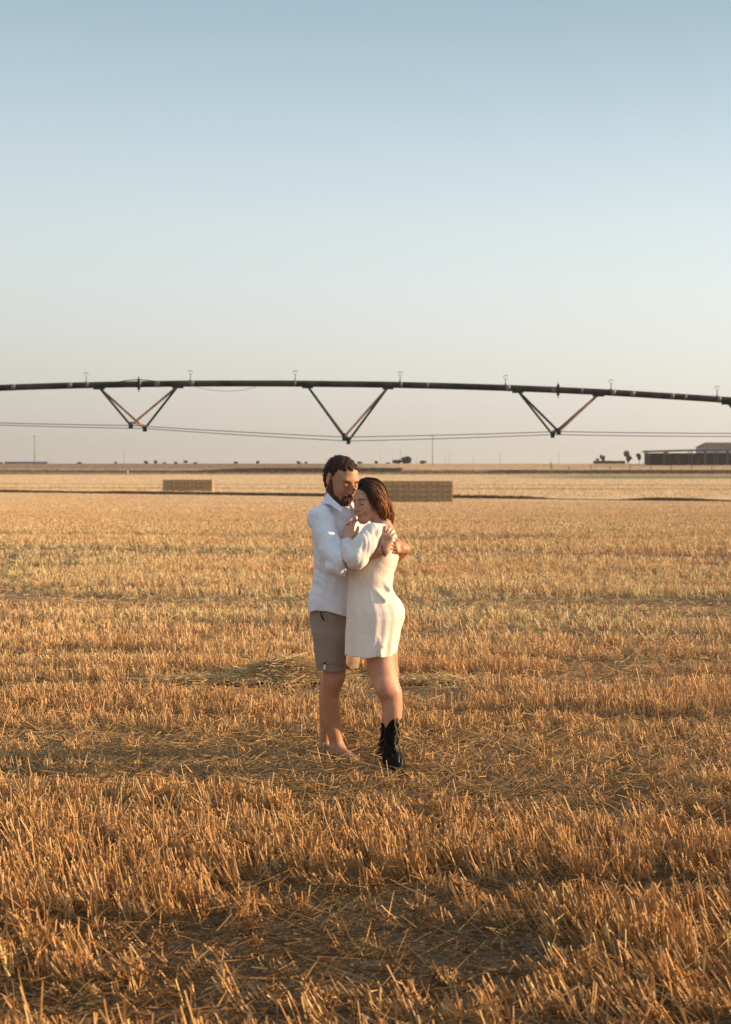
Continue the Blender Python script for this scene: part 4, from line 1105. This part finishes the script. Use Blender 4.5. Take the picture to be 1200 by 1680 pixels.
    m = MB(); m.slab([P(531.2, 1085.5, -.115), P(534.8, 1085.5, -.116), P(534.8, 1090, -.117), P(531.2, 1090, -.117)], np.array([0, -.003, 0])); m.build('label_tag', M['black'], sh_)
    m = MB(); m.tube([P(526, 1004, -.098), P(528.5, 1012, -.106), P(532, 1018, -.110)], [.004, .005, .003], 6); m.build('pocket_edge', M['black'], sh_, True)
    # bracelet
    m = MB(); ax = cd; c = P(630.5, 903, -.325) - cd * .002; u = np.cross(ax, [0, 0, 1.0]); u /= np.linalg.norm(u); w_ = np.cross(ax, u)
    m.tube([c + .0335 * (math.cos(t) * u + math.sin(t) * w_) for t in np.linspace(0, 2 * math.pi, 25)], .0034, 6, False); m.build('bracelet', M['black'], rt, True)
    brows(v, hd, rt, 'hair_m', .0036, lid=-.0045)

def brows(v, hd, rt, mt, r, lid):
    def on(pt, out):
        a = hd.w((pt[0], .14, pt[2])); h = v.hit(a, hd.w((pt[0], .0, pt[2])) - a, 160, .001); h = hd.w(pt) if h is None else h
        return h + hd.R[:, 1] * out
    for sx in (-1, 1):
        m = MB(); pts = [(sx * .012, 0, .0165), (sx * .022, 0, .0215), (sx * .034, 0, .0235), (sx * .044, 0, .020), (sx * .050, 0, .0155)]
        m.tube([on(q, .0012) for q in pts], [r * .7, r, r * .95, r * .7, r * .25], 6); m.build('eyebrow', M[mt], rt, True)
        m = MB(); pts = [(sx * .019, 0, lid + .001), (sx * .0255, 0, lid - .0030), (sx * .033, 0, lid - .0045), (sx * .0405, 0, lid - .0035), (sx * .047, 0, lid - .0005)]
        m.tube([on(q, .0006) for q in pts], [.0007, .0015, .0019, .0018, .0010], 5); m.build('eyelashes', M[mt], rt, True)

# ================================================================== the woman
def woman():
    rt = root('person', P(640, 1268, -.33) * [1, 1, 0], 'dark haired woman in cream dress and black boots leaning on the bearded man', 'person')
    v = Vol((-.16, Y0 - .62, -.03), (.34, Y0 + .42, 1.70), .0042)
    hd = Head(P(607, 823, -.13), frame(R_(-50), R_(6), R_(5)), 1.0)
    build_head(v, hd, True)
    nb = P(630, 868, -.155)
    v.cone(hd.w((0, -.03, -.055)), nb, .044, .052, .03)
    v.loft([(858, 621, 637, -.15, .055), (866, 610, 643, -.15, .09), (880, 600, 646, -.15, .115), (905, 592, 648, -.15, .12), (935, 585, 640, -.16, .10), (965, 583, 636, -.17, .10), (1000, 582, 648, -.19, .13), (1040, 585, 645, -.20, .135), (1070, 592, 642, -.2, .12)], k=.03)
    # near (left) arm under the sleeve, hand on his chest
    sh, el, wr = P(613, 880, -.26), P(583, 922, -.355), P(570.5, 888, -.20)
    v.chain([sh, el], [.042, .036], .02); v.cone(el, wr, .034, .024, .02)
    tips, s = hand(v, wr + [.002, 0, .0], (.06, .20, 1.0), (.5, .85, -.1), -1, curl=(.42, .5, .5, .5), spread=.07, sc=.86, tcurl=.7, k=.0035)
    # far arm round his waist
    v.chain([P(622, 880, -.02), P(600, 930, .12), P(545, 925, .245)], [.042, .034, .024], .02)
    hand(v, P(545, 925, .245), (-1, .12, .1), (-.1, -1, 0), 1, curl=(.15, .15, .2, .2), sc=.86)
    # near leg
    v.loft([(1040, 598, 650, -.24, .10), (1080, 600.5, 647.5, -.27, .088), (1104, 605, 650, -.285, .080), (1122, 611, 656, -.30, .074), (1133, 615, 659.5, -.305, .070), (1145, 622.5, 660.5, -.305, .064), (1162, 627, 661, -.305, .060), (1182, 630.5, 659, -.31, .052), (1200, 633, 655, -.31, .045)], k=.012)
    v.ell(P(629, 1129, -.345), (.040, .036, .055), k=.03)
    v.loft([(1045, 606, 652, -.09, .09), (1080, 610, 653, -.03, .085), (1110, 616, 654, .01, .075), (1130, 622, 655, .03, .062), (1160, 628, 652, .05, .055), (1195, 626, 641, .12, .036)], k=.012)
    V, Q = v.mesh(1); L = hd.loc(V)
    C = np.tile(SK_W, (len(V), 1)) * (.96 + .08 * vnoise(V[:, 0] * 30 + V[:, 1] * 17, V[:, 2] * 30, 5))[:, None]
    Cf = face_colour(C, L, (.42, .10, .09), (.56, .20, .14), -.009, .95); C = mottle(np.where((np.linalg.norm(L, axis=1) < .2)[:, None], Cf, C), V)
    kn_ = np.exp(-(np.linalg.norm(V - P(630, 1131, -.38), axis=1) / .06) ** 2)[:, None] * .35; C = C * (1 - kn_) + np.array([.50, .19, .12]) * kn_
    mesh_np('body', V, Q, M['skin'], rt, True, C)
    brows(v, hd, rt, 'hair_w', .0024, lid=-.0040)
    # ring
    # ---- hair
    hv = Vol(hd.c - [.20, .2, .24], hd.c + [.24, .24, .20], .0036)
    hd.ell(hv, (0, -.020, .040), (.080, .096, .086), k=.02)
    def cutf(x, y, z):
        l, f, u = hd.locg(x, y, z)
        a = .062 + .1 * np.abs(l) - u                      # above the hairline
        b = np.maximum(f - .030 + .55 * np.maximum(.03 - u, 0) - .2 * np.maximum(u - .03, 0), -.06 - u)
        c = np.maximum(f + .02, -.15 - u)
        return np.minimum(np.minimum(a, b), c)
    hv.cut(cutf)
    hv.chain([P(615, 806, -.13), P(626, 822, -.13), P(632, 840, -.14), P(636, 853, -.145)], [.042, .036, .028, .010], .02)
    hv.chain([P(616, 812, -.19), P(626, 832, -.19), P(632, 848, -.185)], [.030, .026, .010], .02)
    hv.chain([P(606, 800, -.17), P(613, 813, -.20)], [.030, .028], .02)
    hv.add_disp(lambda x, y, z: .0012 * np.sin(330 * x + 120 * z + 4 * np.sin(30 * z + 20 * y)) + .001 * np.sin(500 * x + 180 * z + 150 * y))
    hV, hQ = hv.mesh(1); hair = mesh_np('hair', hV, hQ, M['hair_w'], rt, True)
    # strands sweeping from the parting over the ear to the tips
    outer = np.array([(588, 795), (592, 788), (602, 784.5), (615, 787), (626, 795), (635, 808), (641, 824), (644, 842), (640.5, 858)])
    inner = np.array([(589, 802), (594, 802.5), (600, 807), (606, 815), (612, 824), (616, 831), (620, 838), (623, 845), (628, 852)])
    g = np.random.default_rng(12)
    from_t = np.linspace(0, 1, 9); m = None
    Vs, Qs, Cs = MB(), [], []
    cols = []
    locks = [(-.03 + 1.09 * k / 16 + g.normal(0, .012), g.uniform(0, 6.3), g.uniform(.80, 1.04)) for k in range(17)]
    for i in range(1300):
        lk = g.integers(0, 17); lw_, lp_, lt1_ = locks[lk]; w = lw_ + g.normal(0, .022); t0 = g.uniform(0, .45) if g.random() < .7 else 0; t1 = lt1_ + g.uniform(-.06, .03)
        far = g.random() < .25
        lay = g.uniform(-.002, .007); pts = []; ph = lp_ + g.normal(0, .3); wob = g.uniform(1.8, 3.2)
        for t in np.linspace(t0, t1, 12):
            tt = min(t, 1); o = np.array([np.interp(tt, from_t, outer[:, k]) for k in (0, 1)]); n_ = np.array([np.interp(tt, from_t, inner[:, k]) for k in (0, 1)])
            p = n_ + (o - n_) * w; p = p + wob * (.25 + t) * np.array([math.sin(11 * t + ph), .5 * math.cos(10 * t + ph)])
            if t > 1: p = p + np.array([0, (t - 1) * 60])
            th = (.086 if t < .6 else .086 - .11 * (t - .6)); ww = min(max(w, 0), 1)
            dy = -.13 + (1 if far else -1) * (th * math.cos(ww * math.pi / 2 * .97) + .004) - (.012 * max(0, t - .3))
            q = P(p[0], p[1], dy)
            if not far and 0 < w < 1:
                hq = hv.hit(P(p[0], p[1], -.34), (0, 1, 0)); 
                if hq is not None: q = hq - np.array([0, lay + .002, 0])
            pts.append(q)
        b = Vs.n(); r = g.uniform(.0012, .0027)
        Vs.tube(pts, [r * .6] + [r] * 8 + [r * .9, r * .6, r * .2], 4, False)
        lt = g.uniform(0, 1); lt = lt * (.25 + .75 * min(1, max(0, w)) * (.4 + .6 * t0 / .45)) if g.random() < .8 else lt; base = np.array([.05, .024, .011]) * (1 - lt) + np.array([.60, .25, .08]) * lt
        tv_ = np.repeat(np.linspace(t0, t1, 12), 4)[:, None]; cols += list(np.array([.035, .018, .010]) * (1 - sstep(.25, .75, tv_)) + (base * 1.15) * sstep(.25, .75, tv_))  # sunlit orange painted into the lower, outer strands; crown end kept near black
    for i in range(26):   # flyaway hairs and the curl over the crown
        x0 = g.uniform(596, 640); y0 = np.interp(x0, outer[:, 0][:8], outer[:, 1][:8]) + 2
        pts = [P(x0 + 5 * t * g.uniform(.5, 1.2) + 2 * math.sin(5 * t), y0 + (-3.5 * math.sin(3.0 * t)) + 6 * t * t, -.13 + g.uniform(-.03, .03)) for t in np.linspace(0, 1, 7)]
        b = Vs.n(); Vs.tube(pts, .0009, 3, False); cols += [np.array([.12, .055, .025])] * (Vs.n() - b)
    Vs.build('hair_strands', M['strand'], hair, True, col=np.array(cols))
    # ---- dress
    dv = Vol((-.16, Y0 - .60, .55), (.36, Y0 + .22, 1.42), .0042)
    rows = [(864, 620, 642, -.15, .075), (870, 609, 648, -.15, .105), (880, 598, 651, -.15, .135), (892, 590, 653.5, -.15, .15), (908, 583, 656.5, -.15, .15), (922, 578, 653, -.15, .145), (940, 573.5, 646.5, -.16, .135), (962, 572, 643.5, -.17, .13),
            (979, 571, 649, -.185, .145), (999, 570.3, 660.3, -.20, .165), (1012, 570, 661.8, -.205, .17), (1037, 569, 656.5, -.21, .17), (1059, 568.3, 652.5, -.215, .175), (1084, 567.5, 650, -.22, .18)]
    def fold(a, z, x, y):
        t = np.clip((1.12 - z) / .45, 0, 1); fr = np.clip(-np.cos(a) + .15, 0, 1)      # folds fall at the front (image left)
        return 1 + t * (.045 * np.sin(9 * a + 1.1 + 2.0 * z) * (.3 + fr) + .018 * np.sin(17 * a + 3 * z))
    dv.loft(rows, k=.02, fold=fold)
    dv.ell(P(640, 1003, -.19), (.075, .12, .085), k=.04)
    for a, b, r in (((612, 1040, -.37), (604, 1078, -.39), .010), ((622, 1048, -.385), (626, 1078, -.40), .008), ((596, 990, -.33), (590, 1078, -.36), .012), ((580, 960, -.27), (581, 1078, -.33), .010),
                    ((612, 965, -.30), (632, 985, -.33), .008), ((625, 950, -.27), (640, 968, -.27), .007), ((636, 1020, -.33), (628, 1060, -.38), .009)):
        dv.cone(P(*a) + [0, r * 1.5, 0], P(*b), r * .3, r, .022)
    dv.add_disp(lambda x, y, z: wrinkle((x, y, z), (.7, .3, .35), 40, .0016, 1.3, 3))
    # bare upper back: neckline
    dv.cone(P(628, 852, -.16), P(646, 872, -.12), .046, .022, .01, mode='sub')
    zh = lambda px, py, dy: P(px, py, dy)[2]
    def hem(x, y, z):
        px = 600 + x * FPX / (Y0 - .22); py = np.interp(px, [560, 568, 600, 646, 649, 655], [1080, 1080, 1079, 1078.5, 1076, 1068])
        ph = np.arctan2(y - (Y0 - .22), x); return (H - (py - 762) * (Y0 - .38) / FPX) + .004 * np.sin(9 * ph) - z + .35 * (y - (Y0 - .38)) * 0
    dv.cut(hem)
    # hollow skirt
    hol = [(r[0], r[1] + 4, r[2] - 4, r[3], r[4] - .014) for r in rows if r[0] >= 1037] + [(1100, 571, 646, -.22, .166)]
    dv.loft(hol, k=.004, mode='sub', fold=fold)
    dV, dQ = dv.mesh(1); dress = mesh_np('dress', dV, dQ, M['dress'], rt, True)
    # puffed near sleeve
    pv = Vol((-.16, Y0 - .55, 1.05), (.24, Y0 - .02, 1.46), .0036)
    def puff(x, y, z, t):
        a = 105 * (.84 * x - .50 * z) + 30 * y; w = 2.2 * np.sin(16 * z + 22 * x + 1) + 1.1 * np.sin(41 * z - 13 * y)
        return .0075 * (.45 - np.abs(np.sin(.5 * (a + w)))) * (.35 + .65 * t) + .0028 * (.5 - np.abs(np.sin(.5 * (1.9 * a - 1.7 * w + 60 * z))))
    pv.chain([P(625, 870, -.215), P(612, 877, -.26), P(598, 896, -.32), P(585, 917, -.365)], [.040, .058, .062, .054], .03, disp=puff)
    pv.cone(P(585, 917, -.365), P(573, 905, -.30), .054, .050, .03, disp=puff)
    cu = P(570, 893, -.225); cdn = (cu - P(575, 915, -.31)); cdn /= np.linalg.norm(cdn)
    pv.cone(P(574, 908, -.30), cu, .048, .036, .015, disp=puff)
    pv.cone(cu - cdn * .008, cu + cdn * .02, .033, .040, .004, clip=(cu + cdn * .016, cdn), disp=lambda x, y, z, t: .004 * np.sin(170 * x + 90 * y))
    for a, b, r in (((606, 866, -.30), (614, 890, -.33), .006), ((616, 868, -.29), (622, 892, -.30), .006), ((596, 880, -.35), (612, 905, -.36), .007), ((588, 893, -.375), (604, 912, -.375), .007),
                    ((582, 908, -.40), (586, 934, -.40), .007), ((590, 905, -.405), (595, 928, -.40), .006), ((576, 908, -.36), (574, 930, -.38), .006), ((600, 872, -.33), (590, 900, -.37), .005)):
        pv.cone(P(*a), P(*b), r, r * .3, .012)
    pV, pQ = pv.mesh(1); mesh_np('sleeve', pV, pQ, M['sleeve'], dress, True)
    pv = Vol((-.2, Y0 - .12, 1.05), (.24, Y0 + .34, 1.46), .005)
    pv.chain([P(622, 880, -.05), P(612, 905, .05), P(600, 930, .12)], [.055, .055, .048], .03, disp=puff); pv.cone(P(600, 930, .12), P(575, 928, .19), .048, .034, .02)
    pV, pQ = pv.mesh(1); mesh_np('sleeve', pV, pQ, M['sleeve'], dress, True)
    # ---- boots
    def boot(rows, toe, r_toe, heelp):
        bv = Vol((P(rows[-1][1] - 12, 1, 0)[0] - .06, Y0 + min(r[3] - r[4] for r in rows) - .14, -.01), (P(rows[0][2] + 12, 1, 0)[0] + .12, Y0 + max(r[3] + r[4] for r in rows) + .08, P(1, rows[0][0] - 8, rows[0][3])[2] + .03), .004)
        bv.loft(rows, k=.01, power=2.3)
        c = P((rows[-1][1] + rows[-1][2]) / 2, rows[-1][0], rows[-1][3]); c[2] = .045
        bv.cone(c, toe, r_toe * 1.35, r_toe, .03)
        t0 = rows[0]; tp = P((t0[1] + t0[2]) / 2, t0[0], t0[3])
        bv.cut(lambda x, y, z: z - (tp[2] - .038 + 9 * (x - tp[0] - .006) ** 2 * 0 + .030 * np.cos((x - tp[0]) * 60)) + 0 * y, (tp - [.12, .12, .09], tp + .12))
        inner = [(r[0] - (12 if i == 0 else 0), r[1] + 2, r[2] - 2, r[3], r[4] - .007) for i, r in enumerate(rows[:2])]
        bv.loft(inner, k=.003, mode='sub', power=2.3)
        bv.add_disp(lambda x, y, z: .0020 * np.sin(75 * z + 9 * np.sin(25 * x + 14 * y)) * np.clip(1.3 - np.abs(z - .12) * 7, 0, 1))
        bv.cut(lambda x, y, z: .020 - z + 0 * x)
        V_, Q_ = bv.mesh(1); o = mesh_np('boot', V_, Q_, M['boot'], rt, True)
        dn = toe - c; dn[2] = 0; L_ = np.linalg.norm(dn); dn /= L_; sd_ = np.array([-dn[1], dn[0], 0]); m = MB(); out = []
        st = c - dn * .05
        for i in range(14):
            t = i / 13; out.append((st + dn * (L_ + .05 + r_toe + .004) * t, .034 + .006 * math.sin(t * math.pi) - .022 * max(0, t - .65) / .35))
        poly = [np.array([q[0] + sd_[0] * w_, q[1] + sd_[1] * w_, .016]) for q, w_ in out] + [np.array([q[0] - sd_[0] * w_, q[1] - sd_[1] * w_, .016]) for q, w_ in out[::-1]]
        m.slab(poly, np.array([0, 0, .014])); m.build('sole', M['black'], o)
        m = MB(); m.box(np.array([st[0], st[1], .004]) + dn * .03, (.06, .06, .028), np.array([[dn[0], -dn[1], 0], [dn[1], dn[0], 0], [0, 0, 1]])); m.build('heel', M['black'], o)
        return o
    br = [(1174, 629.5, 660.5, -.31, .062), (1184, 630, 659.5, -.31, .062), (1200, 630.5, 656.5, -.31, .058), (1222, 630, 655.5, -.31, .054), (1238, 627.5, 660, -.32, .064), (1250, 628, 665, -.335, .082), (1261, 629.5, 667, -.345, .095)]
    toe = P(659, 1262, -.47); toe[2] = .044
    bo = boot(br, toe, .028, None)
    def onb(px, py):
        D_ = np.array(br, float); xl, xr, dc, hd_ = [np.interp(py, D_[:, 0], D_[:, i]) for i in (1, 2, 3, 4)]
        u = np.clip((px - (xl + xr) / 2) / ((xr - xl) / 2), -.98, .98); return P(px, py, dc - hd_ * (1 - abs(u) ** 2.3) ** (1 / 2.3) - .001)
    m = MB()
    for px0, f in ((649.5, 1.0), (653.5, 1.3), (657, 1.1)):
        pts = [onb(min(px0 + 1.6 * math.sin(y / 5 * f), np.interp(y, [1176, 1200, 1236], [659.5, 656, 658])), y) for y in np.arange(1180, 1236, 3)]
        m.tube(pts, .0034, 5)
    for yy in range(1186, 1236, 10): m.tube([onb(647, yy + 4), onb(651, yy - 2), onb(655, yy + 3)], .0032, 5)
    for px0, y0, y1 in ((655, 1240, 1256), (660, 1244, 1258)): m.tube([onb(px0, y) for y in range(y0, y1, 4)], .003, 5)
    m.build('embroidery', M['stitch'], bo, True)
    m = MB(); q = onb(657, 1180); m.tube([q + [0, 0, -.02], q + [.010, -.004, .012], q + [.012, -.002, -.022]], [.004, .006, .004], 6); m.build('pull_strap', M['stitch'], bo, True)
    br2 = [(1172, 626.5, 645, .10, .05), (1200, 625.5, 641, .13, .048), (1222, 622, 640, .16, .046), (1234, 620.5, 641, .17, .055), (1238, 620, 642, .17, .06)]
    toe2 = P(631, 1240, .02); toe2[2] = .044
    boot(br2, toe2, .026, None)
    # ring on the hand that lies on his chest
    m = MB(); c, ax, rr = tips[2]; u = np.cross(ax, [1.0, 0, 0]); u /= np.linalg.norm(u); w_ = np.cross(ax, u)
    m.tube([c + (rr + .0012) * (math.cos(t) * u + math.sin(t) * w_) for t in np.linspace(0, 2 * math.pi, 15)], .0017, 5, False); m.build('ring', M['ring'], rt, True)
man(); woman()
